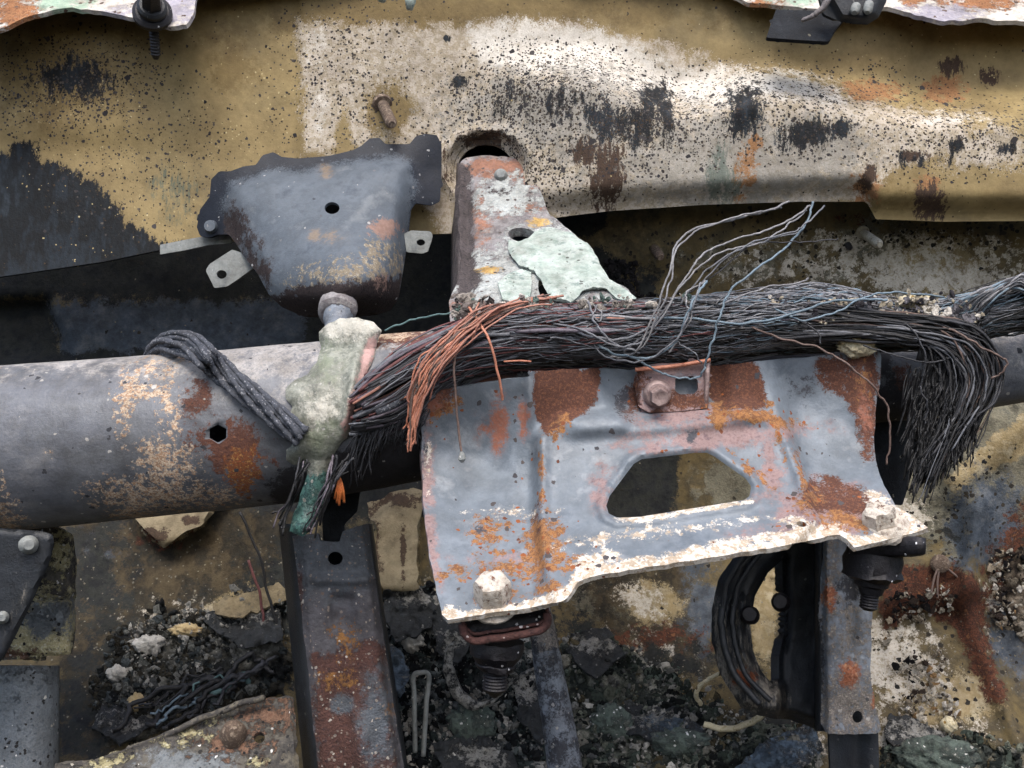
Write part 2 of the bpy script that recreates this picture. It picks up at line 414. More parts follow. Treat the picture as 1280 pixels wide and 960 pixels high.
M_beam = mat('heat_scaled_steel_tube', [(86, 88, 95), (108, 111, 116), (96, 99, 106), (128, 129, 132)], csc=.012, rough=.5, met=.15, bump=.3, bsc=.3, stretch=(.5, 1, 1),
    layers=[dict(ch='pale', cols=[(134, 134, 136), (168, 164, 160), (122, 124, 128)], amp=1.6, sc=.04, w=.22, csc=.15, rough=.8, h=.3),
            dict(ch='rust', cols=RUST, amp=1.2, sc=.05, w=.06, csc=.15, rough=.9, h=.3, grain=.3),
            dict(ch='crust', cols=[(190, 164, 138), (150, 116, 90), (210, 194, 172), (120, 86, 64)], amp=2.2, sc=.12, w=.03, csc=.3, rough=.95, h=1.6, nr=.75, grain=.35),
            dict(ch='orange', cols=[(160, 92, 48), (110, 62, 38), (190, 140, 80)], amp=1.6, sc=.1, w=.06, csc=.3, rough=.9, h=.8, grain=.5),
            dict(ch='char_shade', cols=[(24, 24, 28), (40, 38, 42)], amp=1.2, sc=.04, w=.15, rough=.75, h=.1)],
    dots=[dict(ch='pale', base=.03, cols=[(190, 188, 184), (150, 146, 140)], sc=.16, r=.5, p=.2),
          dict(cols=[(50, 52, 58), (70, 70, 74)], sc=.12, r=.5, p=.08)])
M_plate = mat('blued_bracket_steel', [(92, 101, 111), (116, 125, 134), (102, 111, 120), (138, 144, 150)], csc=.014, rough=.5, met=.1, bump=.25, bsc=.3, grime=.45,
    layers=[dict(ch='mauve', cols=[(120, 96, 96), (146, 124, 122), (104, 84, 88)], amp=1.5, sc=.04, w=.14, csc=.12, rough=.8, h=.2),
            dict(ch='rust', cols=[(58, 36, 30), (90, 56, 42), (72, 45, 37), (116, 74, 52), (80, 50, 42)], amp=1.3, sc=.045, w=.06, csc=.32, rough=.92, h=.7, nr=.8, grain=.3, grit=1.2),
            dict(ch='amber', cols=[(126, 80, 48), (158, 112, 68), (104, 66, 44), (168, 132, 92)], amp=1.6, sc=.07, w=.06, csc=.2, rough=.9, h=.5, nr=.75, grain=.4),
            dict(ch='salmon', cols=[(158, 102, 82), (144, 92, 74), (136, 108, 98)], amp=1.1, sc=.06, w=.14, csc=.2, rough=.8, h=.1),
            dict(ch='white', cols=[(206, 196, 180), (222, 216, 206), (168, 150, 128), (190, 180, 164)], amp=1.5, sc=.07, w=.06, grit=1.2, csc=.12, rough=.9, h=.8, nr=.7, grain=.25),
            dict(ch='char_shade', cols=[(50, 52, 60), (74, 74, 80)], amp=1.3, sc=.06, w=.1, rough=.8, h=.1)],
    dots=[dict(cols=[(60, 60, 66), (80, 72, 70)], sc=.12, r=.5, p=.09), dict(ch='amber', base=.02, cols=[(150, 84, 40), (90, 50, 34)], sc=.2, r=.6, p=.5)])
M_shroud = mat('grey_pressed_cover', [(74, 82, 92), (94, 102, 111), (84, 92, 101), (108, 114, 120)], csc=.02, rough=.6, spec=.3, met=.1, grime=.35, bump=.25, bsc=.3,
    layers=[dict(ch='flange', cols=[(15, 20, 30), (25, 31, 42)], amp=.5, sc=.03, w=.12, rough=.55, h=0),
            dict(ch='crust', cols=[(150, 140, 120), (120, 110, 96), (176, 168, 150)], amp=2.0, sc=.09, w=.06, csc=.2, rough=.95, h=1, nr=.75, grain=.35),
            dict(ch='char_shade', cols=[(40, 34, 36), (58, 50, 50), (30, 28, 32)], amp=1.4, sc=.04, w=.1, rough=.85, h=.2, grain=.2),
            dict(ch='rust', cols=[(150, 124, 114), (130, 104, 94)], amp=1.1, sc=.07, w=.06, rough=.85, h=.3),
            dict(ch='amber', cols=[(176, 142, 92), (156, 126, 90)], amp=1.2, sc=.08, w=.2, rough=.8, h=.1, k=.35)],
    dots=[dict(cols=[(170, 170, 170), (60, 64, 74)], sc=.14, r=.4, p=.1)])
M_ped = mat('corroded_cast_bracket', [(124, 120, 124), (150, 147, 148), (112, 106, 108), (166, 164, 162)], csc=.03, rough=.75, bump=.6, bsc=.25,
    layers=[dict(ch='rust', cols=[(146, 112, 102), (156, 112, 90), (124, 92, 82)], amp=1.2, sc=.05, w=.1, rough=.9, h=.2),
            dict(ch='pale', cols=[(164, 172, 172), (188, 192, 190), (146, 154, 154)], amp=1.4, sc=.05, w=.1, csc=.1, rough=.9, h=.5, grain=.3),
            dict(ch='char_shade', cols=[(58, 52, 56), (90, 82, 82), (44, 42, 46)], amp=1.5, sc=.07, w=.07, rough=.9, h=.3, grain=.3),
            dict(ch='amber', cols=[(206, 176, 110), (190, 150, 90)], amp=1.3, sc=.1, w=.1, rough=.9, h=.2)],
    dots=[dict(cols=[(70, 66, 66), (110, 100, 96)], sc=.18, r=.6, p=.18)])
M_alu = mat('melted_pale_green_metal', [(142, 158, 150), (168, 182, 174), (186, 196, 190), (126, 144, 138)], csc=.04, rough=.7, bump=.7, bsc=.2,
    layers=[dict(bias=.22, cols=[(120, 150, 138), (140, 160, 150)], amp=1.6, sc=.05, w=.1, rough=.8, h=.2, k=.7)],
    dots=[dict(cols=[(120, 130, 124), (90, 92, 88)], sc=.2, r=.6, p=.12)])
M_lump = mat('melted_plastic', [(124, 127, 116), (154, 156, 145), (110, 114, 104), (176, 176, 166)], csc=.06, rough=.38, bump=.8, bsc=.12,
    layers=[dict(ch='pink', cols=[(190, 156, 150), (176, 142, 136)], amp=1.2, sc=.05, w=.12, rough=.7, h=.2),
            dict(ch='green', cols=[(116, 124, 106), (134, 140, 122)], amp=1.4, sc=.04, w=.15, rough=.5, h=0),
            dict(ch='white', cols=[(206, 204, 194), (190, 188, 176)], amp=1.4, sc=.05, w=.15, rough=.7, h=.1),
            dict(ch='teal', cols=[(44, 84, 80), (84, 122, 114), (30, 60, 60), (110, 136, 128)], amp=1.2, sc=.06, w=.07, rough=.45, h=.1)],
    dots=[dict(cols=[(110, 112, 104), (200, 200, 192)], sc=.2, r=.5, p=.1)])
M_black = mat('black_scorched_steel', [(24, 26, 30), (38, 42, 48), (30, 34, 38)], csc=.03, rough=.5, bump=.35, bsc=.3,
    layers=[dict(ch='pale', cols=[(96, 96, 96), (140, 134, 124), (74, 74, 76)], amp=1.6, sc=.06, w=.12, csc=.2, rough=.8, h=.4, st=(2, 1, .4)),
            dict(ch='rust', cols=[(150, 86, 50), (110, 60, 40)], amp=1.2, sc=.07, w=.08, rough=.9, h=.3)],
    dots=[dict(cols=[(130, 130, 126), (80, 80, 80)], sc=.12, r=.4, p=.07)])
M_post = mat('rusty_grey_channel', [(66, 65, 70), (90, 88, 93), (76, 74, 79), (108, 105, 106)], csc=.025, rough=.6, bump=.6, bsc=.2,
    layers=[dict(ch='rust', cols=[(74, 50, 48), (92, 62, 54), (60, 44, 46)], amp=1.4, sc=.035, w=.06, csc=.15, rough=.9, h=.5, grain=.3),
            dict(ch='amber', cols=[(160, 116, 62), (130, 88, 54)], amp=1.8, sc=.1, w=.05, rough=.9, h=.5),
            dict(ch='blue', cols=[(78, 84, 92), (98, 103, 110)], amp=1.2, sc=.03, w=.15, rough=.6, h=0)],
    dots=[dict(cols=[(150, 140, 130), (110, 92, 84)], sc=.26, r=.6, p=.3), dict(cols=[(200, 194, 184), (170, 160, 150)], sc=.2, r=.4, p=.2)])
M_post2 = mat('blue_grey_channel', [(98, 107, 118), (122, 130, 140), (108, 115, 125), (144, 148, 154)], csc=.03, rough=.6, bump=.6, bsc=.25,
    layers=[dict(ch='ash', cols=[(150, 144, 136), (116, 110, 106), (180, 172, 160)], amp=2, sc=.13, w=.08, csc=.3, rough=.9, h=.6, grain=.4),
            dict(ch='rust', cols=[(170, 110, 80), (142, 84, 60), (200, 150, 116)], amp=1.2, sc=.07, w=.08, rough=.9, h=.3),
            dict(ch='char_shade', cols=[(40, 42, 50), (58, 60, 66)], amp=1.3, sc=.05, w=.12, rough=.8, h=.1)],
    dots=[dict(cols=[(170, 168, 164), (60, 60, 64)], sc=.2, r=.55, p=.2)])
M_crust = mat('ash_crusted_steel', [(74, 72, 68), (98, 94, 86), (62, 60, 60), (122, 116, 102)], csc=.04, rough=.85, bump=.9, bsc=.18,
    layers=[dict(ch='lemon', cols=[(204, 198, 162), (184, 174, 132), (224, 220, 194)], amp=1.8, sc=.06, w=.05, csc=.2, rough=.95, h=.8, nr=.75, grain=.35),
            dict(ch='slate', cols=[(100, 108, 114), (124, 130, 134), (86, 94, 102)], amp=1.2, sc=.03, w=.1, rough=.6, h=.1),
            dict(ch='rust', cols=[(116, 84, 68), (146, 114, 94), (90, 66, 56)], amp=1.8, sc=.06, w=.07, rough=.95, h=.5, grain=.4)],
    dots=[dict(cols=[(30, 30, 32), (50, 48, 46)], sc=.2, r=.6, p=.2), dict(cols=[(190, 184, 170)], sc=.16, r=.4, p=.15)])
M_boltw = mat('white_scaled_bolt', [(170, 156, 140), (214, 206, 194), (140, 124, 110)], csc=.09, rough=.85, bump=.7, layers=[dict(bias=.2, cols=RUST, amp=1.6, sc=.08, w=.06, h=.3)])
M_bolt = mat('pinkish_steel_bolt', [(140, 118, 116), (168, 148, 144), (120, 96, 96)], csc=.12, rough=.5, met=.3, bump=.4)
M_stud = mat('dull_zinc_stud', [(168, 160, 140), (200, 194, 176), (120, 110, 96)], csc=.15, rough=.6, met=.2, bump=.4)
M_studr = mat('rusty_stud', [(128, 112, 96), (84, 68, 58), (164, 148, 130)], csc=.15, rough=.85, bump=.6)
M_dark = mat('black_oxide_bolt', [(24, 22, 26), (40, 38, 42), (18, 16, 20)], csc=.1, rough=.5, met=.2, bump=.4, dots=[dict(cols=[(150, 146, 150)], sc=.3, r=.5, p=.06)])
M_maroon = mat('maroon_scaled_rim', [(66, 40, 38), (96, 62, 56), (52, 34, 36)], csc=.12, rough=.8, bump=.8, dots=[dict(cols=[(170, 140, 130)], sc=.3, r=.55, p=.25)])
M_ashrub = mat('ash_rubble', [(150, 150, 150), (255, 255, 255), (200, 200, 200)], csc=.15, rough=.95, bump=.8, bsc=.4, attr='col', spec=.2)
M_tab = mat('bare_grey_tab', [(122, 128, 128), (144, 148, 146), (110, 116, 118)], csc=.05, rough=.7, bump=.3, dots=[dict(cols=[(80, 80, 80)], sc=.2, r=.4, p=.1)])
M_cowl = mat('flaked_white_cowl', [(188, 182, 170), (212, 206, 198), (160, 150, 134)], csc=.05, rough=.8, bump=.7, bsc=.2,
    layers=[dict(ch='rust', cols=[(150, 92, 56), (180, 130, 90), (110, 64, 44)], amp=1.5, sc=.06, w=.06, rough=.95, h=.4, grain=.4),
            dict(ch='mint', cols=[(150, 176, 156), (176, 196, 176)], amp=1.4, sc=.04, w=.1, rough=.8, h=.2),
            dict(ch='lav', cols=[(150, 146, 160), (176, 172, 180)], amp=1.5, sc=.05, w=.12, rough=.8, h=.2)],
    dots=[dict(cols=[(80, 60, 50), (120, 100, 90)], sc=.15, r=.6, p=.2)])
def wm(name, a, b, rough=.6): return mat(name, [a, b, a], csc=.12, rough=rough, bump=.4, bsc=.5)
W_char = wm('charred_wire', (28, 29, 32), (56, 57, 62)); W_black = wm('black_wire', (18, 18, 20), (40, 40, 42))
W_grey = wm('grey_oxidised_wire', (88, 92, 100), (118, 120, 126)); W_pale = wm('pale_oxidised_wire', (164, 164, 166), (124, 124, 128))
W_blue = wm('blue_tinged_wire', (86, 108, 126), (120, 138, 150)); W_mar = wm('maroon_wire', (88, 48, 52), (116, 72, 70))
W_cop = wm('copper_wire', (176, 104, 80), (206, 142, 116), .45); W_teal = wm('teal_wire', (60, 92, 94), (96, 124, 124))
W_brown = wm('brown_wire', (84, 68, 62), (118, 98, 90))
W_cop2 = wm('pink_copper_wire', (156, 96, 80), (184, 134, 116), .5); W_purple = wm('purple_grey_wire', (72, 66, 76), (110, 102, 112), .5)
M_pumpkin = wm('orange_wire', (190, 92, 40), (206, 120, 60))
W_braid = mat('braided_cable', [(60, 64, 72), (90, 94, 104), (68, 72, 80)], csc=.1, rough=.8, bump=1, bsc=.5, dots=[dict(cols=[(170, 172, 178), (120, 124, 134)], sc=.42, r=.75, p=.55, h=.8)])
W_sleeve = mat('reddish_braided_sleeve', [(112, 60, 54), (146, 88, 74), (92, 52, 52)], csc=.05, rough=.8, bump=1, dots=[dict(cols=[(176, 122, 100), (70, 44, 44)], sc=.4, r=.75, p=.5, h=.8)])

# ================================================================ the body shell behind
fire_base = tps([(-150, -50, 330), (-150, 200, 330), (-150, 380, 300), (200, 0, 345), (200, 200, 350), (250, 300, 335), (500, 0, 350), (500, 180, 350), (560, 290, 345),
                 (800, 0, 350), (800, 150, 350), (1100, 0, 345), (1100, 200, 345), (1400, 0, 335), (1400, 200, 335), (1400, 320, 335)])
yb = line([(500, 60), (560, 62), (740, 70), (800, 96), (850, 116), (900, 98), (960, 88), (1060, 104), (1160, 122), (1280, 118), (1450, 118)])
ylip = line([(-200, 370), (0, 345), (130, 326), (250, 300), (560, 290), (690, 270), (760, 263), (1000, 251), (1083, 250), (1095, 272), (1450, 278)])
def fire_d(x, y):
    d = fire_base(x, y); b = yb(x)
    amt = sm(x, 560, 760)
    d = d-amt*88*sm(y, b-18, b+46)
    d = d+amt*30*sm(ylip(x)-y, 34, 0)
    d = d+amt*10*np.exp(-((x-935)/16)**2)*sm(y, 120, 170)          # a dent running down the bulge
    d = d-7*sm(x, 371, 379)*(1-amt)
    d = d-10*sm(y, 195, 150)*np.exp(-((x-90)/160)**2)
    d = d+2.2*fbm(x/110, y/80, 5)+.5*fbm(x/30, y/30, 6)
    rim = np.sqrt(((x-608)/56)**2+((y-208)/46)**2)
    d = d-9*np.exp(-((rim-1)/.13)**2)
    d = d+16*sm(rim, 1, .7)
    return d
fire_fields = dict(
    dirt_shade=F(('p', [(-200, -200), (1450, -200), (1450, 18), (700, 30), (380, 40), (0, 60), (-200, 60)], 30), ('e', 60, 80, 90, 60), ('e', 490, 140, 34, 36), ('e', 300, 85, 30, 30, 0, .8), ('e', 1110, 240, 40, 20, 0, .9), ('e', 600, 200, 60, 50, 0)),  # top band paints the shade of the overhanging cowl; ellipses are dirt
    ash=F(('p', [(374, 28), (560, 34), (660, 26), (760, 40), (860, 66), (960, 100), (1060, 124), (1200, 150), (1230, 180), (1110, 215), (1080, 252), (690, 275), (560, 300), (500, 190), (380, 192)], 22), ('e', 1230, 185, 90, 26, 0, .9), ('en', 486, 138, 30, 34), ('en', 428, 175, 9, 40), ('en', 460, 190, 50, 12)),
    bright=F(('p', [(590, 38), (660, 30), (740, 36), (850, 88), (960, 88), (1040, 106), (1060, 128), (980, 116), (870, 132), (780, 110), (700, 92), (600, 78)], 24), ('e', 1190, 150, 60, 14, 0, .55), ('e', 395, 60, 16, 34, 0, .55), ('e', 400, 150, 12, 40, 0, .55)),
    gray=F(('e', 700, 140, 120, 50), ('e', 900, 200, 140, 50), ('e', 1010, 190, 70, 40)),
    rust=F(('e', 1088, 114, 34, 11), ('e', 1180, 112, 22, 16), ('e', 1080, 235, 18, 18, 0, .9), ('e', 1160, 230, 14, 10), ('e', 935, 205, 12, 44, 12, .8)),
    brown=F(('e', 758, 220, 20, 44), ('e', 735, 190, 22, 16), ('e', 1163, 252, 18, 22), ('e', 1190, 84, 14, 11), ('e', 1238, 96, 12, 12, 0, .9), ('e', 1140, 195, 18, 6), ('e', 1085, 222, 10, 16, 30), ('e', 604, 176, 30, 12), ('e', 560, 215, 9, 30, 0, .7)),
    char_shade=F(('p', [(-200, 180), (0, 190), (40, 194), (90, 212), (120, 232), (140, 250), (160, 282), (200, 300), (245, 308), (260, 300), (260, 420), (-200, 420)], 14),
           ('e', 95, 100, 48, 30, 10, .82), ('e', 70, 95, 14, 24, 0, .8), ('e', 30, 190, 20, 12, 0, 1), ('e', 415, 264, 60, 50), ('e', 806, 148, 13, 40, 8, 1), ('e', 833, 140, 9, 36, -8, .95), ('e', 820, 118, 22, 10), ('e', 760, 155, 44, 22, 30, .8),  # ellipse behind the cover's hole is painted shade, darkening the opening
           ('e', 930, 138, 24, 32), ('e', 1010, 168, 36, 18, -10, 1), ('e', 1052, 160, 16, 10, 0, 1), ('e', 700, 130, 70, 30, 0, .62), ('e', 1197, 182, 12, 9), ('e', 1255, 186, 14, 9, 0, .9), ('e', 640, 125, 50, 30, 0, .56), ('e', 575, 102, 9, 7), ('e', 560, 48, 5, 4), ('e', 1150, 200, 50, 12, 0, .6)),
    teal=F(('e', 898, 225, 13, 34, 8, .9), ('e', 915, 235, 8, 22, 10, .9), ('e', 220, 245, 30, 40, -40, .55)),
    blis=F(('e', 680, 125, 90, 44, 0, .9), ('e', 790, 160, 90, 40, 0, .8), ('e', 660, 205, 50, 40, 0, .8), ('e', 95, 110, 80, 46, 0, .55), ('e', 980, 140, 130, 40, 0, .45), ('e', 180, 200, 80, 70, 0, .2), ('e', 1200, 175, 120, 30, 0, .5), ('e', 430, 100, 60, 80, 0, .25)),
    lite=F(('e', 330, 110, 50, 80, 0, .3), ('e', 100, 150, 80, 30, 0, .3), ('e', 1100, 60, 150, 40, 0, .2), ('e', 160, 240, 80, 60, 0, .3)))
fo = [(-260, -160), (1500, -160), (1500, 278), (1300, 276), (1180, 277), (1095, 274), (1083, 252), (1000, 252), (880, 256), (760, 264), (694, 272), (640, 285), (560, 292), (400, 298), (250, 302), (130, 327), (0, 346), (-260, 372)]
fire = sheet('firewall_panel', fo, fire_d, M_fire, step=7, thick=6, fields=fire_fields, holes=[ell(607, 213, 36, 32, 0, 24)])
tag(fire, 'burnt tan and white blistered steel firewall panel filling the top of the photo', 'body panel')

low_base = tps([(-200, 280, 620), (-200, 450, 600), (250, 330, 620), (0, 450, 580), (250, 450, 570), (550, 300, 580), (600, 450, 520), (690, 260, 420), (700, 330, 430), (1000, 260, 385), (1000, 320, 400), (1000, 420, 420), (1280, 280, 395), (1280, 430, 390), (1500, 280, 380),
                (1500, 600, 320), (-200, 640, 430), (0, 640, 430), (300, 640, 440), (500, 640, 440), (900, 640, 440), (1150, 600, 380), (1280, 600, 340), (100, 760, 380), (350, 760, 370), (600, 740, 390), (850, 790, 380), (1150, 740, 350),
                (1280, 740, 320), (-200, 960, 200), (200, 900, 260), (600, 900, 270), (900, 900, 260), (1280, 900, 240), (600, 1150, 60), (-200, 1150, 40), (1280, 1150, 40), (1500, 900, 230)])
def low_d(x, y):
    d = low_base(x, y)
    d = d+6*fbm(x/80, y/70, 21)+2*fbm(x/20, y/20, 22)
    r = sdist([(1168, 560), (1300, 470), (1300, 520), (1240, 585), (1190, 625)], x, y)     # torn raised fold at the right
    d = d-26*sm(r, -16, 12)
    d = d-34*np.exp(-(((x-1215)+(y-700)*.12)/16)**2)*sm(y, 590, 640)*sm(y, 780, 730)
    ln = (x-1205)-(y-760)*.42
    d = d-16*np.exp(-(ln/13)**2)*sm(y, 730, 770)*sm(x, 1120, 1200)
    d = d-18*sm(sdist([(1105, 700), (1190, 694), (1235, 740), (1180, 760), (1100, 770)], x, y), -8, 10)
    d = d-20*sm(sdist([(168, 648), (268, 636), (252, 660), (206, 684), (178, 668)], x, y), -5, 5)
    d = d-18*sm(sdist([(455, 660), (500, 620), (530, 615), (525, 740), (470, 740)], x, y), -8, 6)
    d = d+30*sm(sdist([(-60, 380), (60, 376), (90, 450), (-60, 450)], x, y), -8, 8)
    return d
low_fields = dict(
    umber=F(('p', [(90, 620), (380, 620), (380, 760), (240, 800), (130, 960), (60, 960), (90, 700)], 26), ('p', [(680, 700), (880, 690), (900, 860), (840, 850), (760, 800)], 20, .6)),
    gray=F(('p', [(1120, 540), (1300, 480), (1300, 620), (1200, 700), (1110, 650)], 30), ('e', 960, 330, 140, 30, 0, .58), ('e', 1090, 300, 40, 26), ('e', 920, 600, 40, 40), ('e', 760, 740, 60, 40, 25, .8), ('e', 290, 700, 70, 50, 0, .7)),
    tan=F(('p', [(168, 648), (268, 636), (252, 660), (206, 684), (178, 668)], 6), ('p', [(462, 650), (500, 618), (526, 622), (522, 735), (476, 735)], 8), ('e', 820, 755, 34, 26, 10), ('e', 1190, 870, 62, 30), ('e', 300, 750, 60, 14, -20, .9), ('p', [(1180, 600), (1210, 570), (1300, 500), (1300, 560), (1220, 600), (1190, 620)], 12, .9), ('e', 955, 770, 16, 60), ('e', 1170, 330, 60, 40, 0, .8)),
    ash=F(('e', 1110, 330, 180, 36, 0, .7), ('e', 1180, 350, 100, 16), ('e', 1130, 640, 30, 16, 20), ('e', 1120, 830, 60, 50, 30, .85), ('e', 1260, 760, 30, 50, 0, .8), ('e', 800, 750, 40, 16, 30, .8), ('e', 250, 780, 100, 30, 0, .55), ('e', 560, 760, 60, 40, 0, .5), ('e', 780, 830, 90, 40, 0, .55), ('e', 1110, 920, 120, 40, 0, .6)),
    slate=F(('p', [(60, 375), (340, 372), (420, 380), (400, 460), (80, 460)], 20), ('e', 220, 420, 140, 40), ('e', 1235, 650, 46, 50, -20, 1), ('e', 1200, 660, 20, 50, 0, .9), ('e', 1262, 800, 30, 60, -20, .8), ('e', 880, 760, 26, 60, 0, .8), ('e', 120, 690, 34, 40, 0, .6)),
    rust=F(('p', [(1105, 715), (1185, 700), (1235, 735), (1230, 790), (1262, 880), (1235, 880), (1195, 790), (1160, 765), (1100, 790)], 12, .95), ('e', 1260, 700, 26, 60, 20, .8), ('e', 830, 800, 70, 20, 0, .7), ('e', 200, 670, 34, 18, 0, .7), ('e', 1060, 275, 40, 12, 0, .5)),
    char_shade=F(('p', [(-300, 240), (690, 240), (690, 300), (780, 320), (770, 380), (640, 460), (560, 470), (420, 460), (420, 375), (-300, 375)], 20), ('p', [(-300, 375), (60, 375), (80, 460), (-300, 460)], 14), ('p', [(680, 250), (760, 250), (760, 290), (700, 300)], 8), ('p', [(380, 370), (640, 370), (640, 560), (840, 560), (850, 640), (700, 690), (540, 650), (330, 640), (0, 640), (-300, 640), (-300, 440), (380, 440)], 16),  # cavity, gap behind the lip and under the beam: shade painted in
           ('e', 240, 860, 130, 80, 0, .8), ('e', 350, 760, 60, 120, 0, .7), ('e', 560, 860, 120, 110, 0, .8), ('e', 760, 880, 120, 60, 0, .75), ('e', 810, 360, 24, 40, 0, .7), ('e', 700, 720, 60, 20, 0, .7), ('e', 1275, 740, 26, 60, 0, .7), ('e', 950, 920, 100, 50, 0, .8), ('p', [(760, 560), (850, 560), (840, 650), (750, 650)], 10), ('e', 110, 720, 60, 90, 0, .8), ('e', 110, 700, 20, 60, 0, .7), ('e', 300, 830, 170, 80, 0, .72), ('e', 130, 800, 60, 80, 0, .62), ('e', 420, 700, 40, 60, 0, .9), ('e', 840, 830, 120, 40, 0, .6), ('e', 100, 900, 80, 100, 0, .7), ('e', 700, 780, 60, 60, 0, .6), ('e', 1185, 665, 20, 6, 30, .8)),  # ellipse behind the left post's hole is shade painted on the floor
    blis=F(('e', 920, 320, 100, 40, 0, .6), ('e', 1200, 290, 130, 14, 0, 1), ('e', 1180, 640, 80, 60, 0, .6), ('e', 1150, 850, 120, 60, 0, .3)),
    lite=F(('e', 250, 800, 200, 120, 0, .5), ('e', 800, 860, 300, 100, 0, .5), ('e', 560, 800, 100, 150, 0, .5), ('e', 1150, 850, 150, 90, 0, .4)))
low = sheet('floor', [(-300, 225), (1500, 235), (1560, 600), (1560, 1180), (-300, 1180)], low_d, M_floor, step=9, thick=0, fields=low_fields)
low['kind'] = 'structure'

# studs welded to the firewall
def stud(a, b, r, m, washer=None):
    V, Fc = lathe_geo(a, b, [(0, r)]+thread(.15, .93, r, 8, .7)+[(1, r*.6)], 14)
    s = mesh('stud', V, Fc, m, fire, False)
    if washer: lathe('washer', (a[0], a[1], a[2]), (a[0]+(b[0]-a[0])*.06, a[1]+(b[1]-a[1])*.06, a[2]-5), [(0, washer), (1, washer*.9)], m, s, 20)
    return s
stud((478, 130, 345), (490, 156, 275), 7.5, M_studr, 13)
stud((1078, 291, 400), (1100, 306, 325), 6, M_stud, 9)
stud((812, 302, 418), (826, 322, 350), 6, M_studr)
stud((1060, 306, 400), (1062, 310, 385), 4, M_dark)

# socket behind the cast bracket
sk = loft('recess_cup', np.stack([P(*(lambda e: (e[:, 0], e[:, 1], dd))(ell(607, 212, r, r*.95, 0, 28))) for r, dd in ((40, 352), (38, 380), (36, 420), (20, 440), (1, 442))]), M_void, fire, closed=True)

# top cowl, running above the firewall
cow = sheet('cowl_panel', [(-100, 44), (0, 37), (30, 22), (68, 12), (90, 10), (130, 15), (172, 23), (214, 34), (236, 31), (242, 18), (246, -6), (560, -34), (880, -22), (930, 2), (1000, 9), (1050, 14), (1110, 8), (1142, 18), (1180, 27), (1220, 24), (1280, 27), (1400, 26), (1400, -150), (-100, -150)],
    lambda x, y: np.minimum(285-1.7*y, 335)+3*fbm(x/30, y/20, 4)+np.where(x > 900, 30, 0)*sm(x, 600, 900), M_cowl, step=7, thick=7, jit=3,
    fields=dict(rust=F(('e', 20, 14, 30, 20), ('e', 1230, 4, 50, 8), ('e', 960, 2, 30, 6, 0, .8), ('e', 1140, 2, 12, 6)), mint=F(('e', 80, 6, 30, 12), ('e', 1000, 0, 40, 10, 0, .7)), lav=F(('e', 215, 12, 30, 20), ('e', 1170, 18, 50, 10), ('e', 150, 18, 30, 10, 0, .7))))
tag(cow, 'flaking white and rusty cowl edge along the top of the photo', 'car panel')
for xx, yy, L in ((478, -2, 8), (514, 2, 14)):
    V, Fc = tube_geo(P([xx, xx, xx-1, xx-2], [-50, yy-10, yy, yy+L-4], [250]*4), np.array([4, 6, 7, 4])*U*1.2, 10)
    mesh('drip', V, Fc, M_alu, cow)
# bolt through the left flange, leaning towards the viewer at its top
cb = thing('flange_bolt', 'black threaded bolt and washer hanging through the flange at top left', 'bolt', (192, 20, 215))
lathe('washer', (190, 13, 222), (191, 19, 233), [(0, 20), (.3, 24), (.9, 24), (1, 21)], M_dark, cb, 28)
lathe('washer', (190, 6, 208), (190, 12, 219), [(0, 15), (.3, 18), (.9, 18), (1, 16)], M_black, cb, 28)
lathe('nut', (189, -18, 166), (190, 6, 208), [(0, 10), (.4, 12), (1, 13)], M_dark, cb, 24, hexa=(0, 1, 2))
lathe('shank', (192, 30, 236), (195, 74, 262), [(0, 10), (.1, 9)]+thread(.12, .9, 6.5, 9, 1.3)+[(1, 3)], M_dark, cb, 16)
# black bracket under the cowl at the right
hb = thing('hinge_bracket', 'black bent bracket tucked under the cowl edge, top right', 'bracket', (1030, 20, 230))
sheet('plate', [(970, 12), (1062, 14), (1052, 28), (1045, 36), (1036, 52), (1000, 50), (958, 47), (962, 34)], lambda x, y: 262-1.0*(y-20), M_void, hb, step=5, thick=6)
sheet('clip', [(1020, -20), (1112, -20), (1108, 2), (1098, 22), (1084, 31), (1066, 30), (1048, 26), (1030, 18)], lambda x, y: 215-12*sm(sdist([(1020, -20), (1112, -20), (1108, 2), (1098, 22), (1084, 31), (1048, 26)], x, y), 0, 10), M_black, hb, step=4, thick=8)
wire('curl', [(1042, -14, 200), (1030, 8, 196), (1018, 18, 196), (1004, 26, 200)], 5, M_ped, hb, wob=2, taper=.5)
for xx in (1070, 1086): lathe('pin', (xx, 8-(xx-1070)*.2, 205), (xx-2, 16, 195), [(0, 6), (.7, 6), (1, 3)], M_tab, hb, 14)

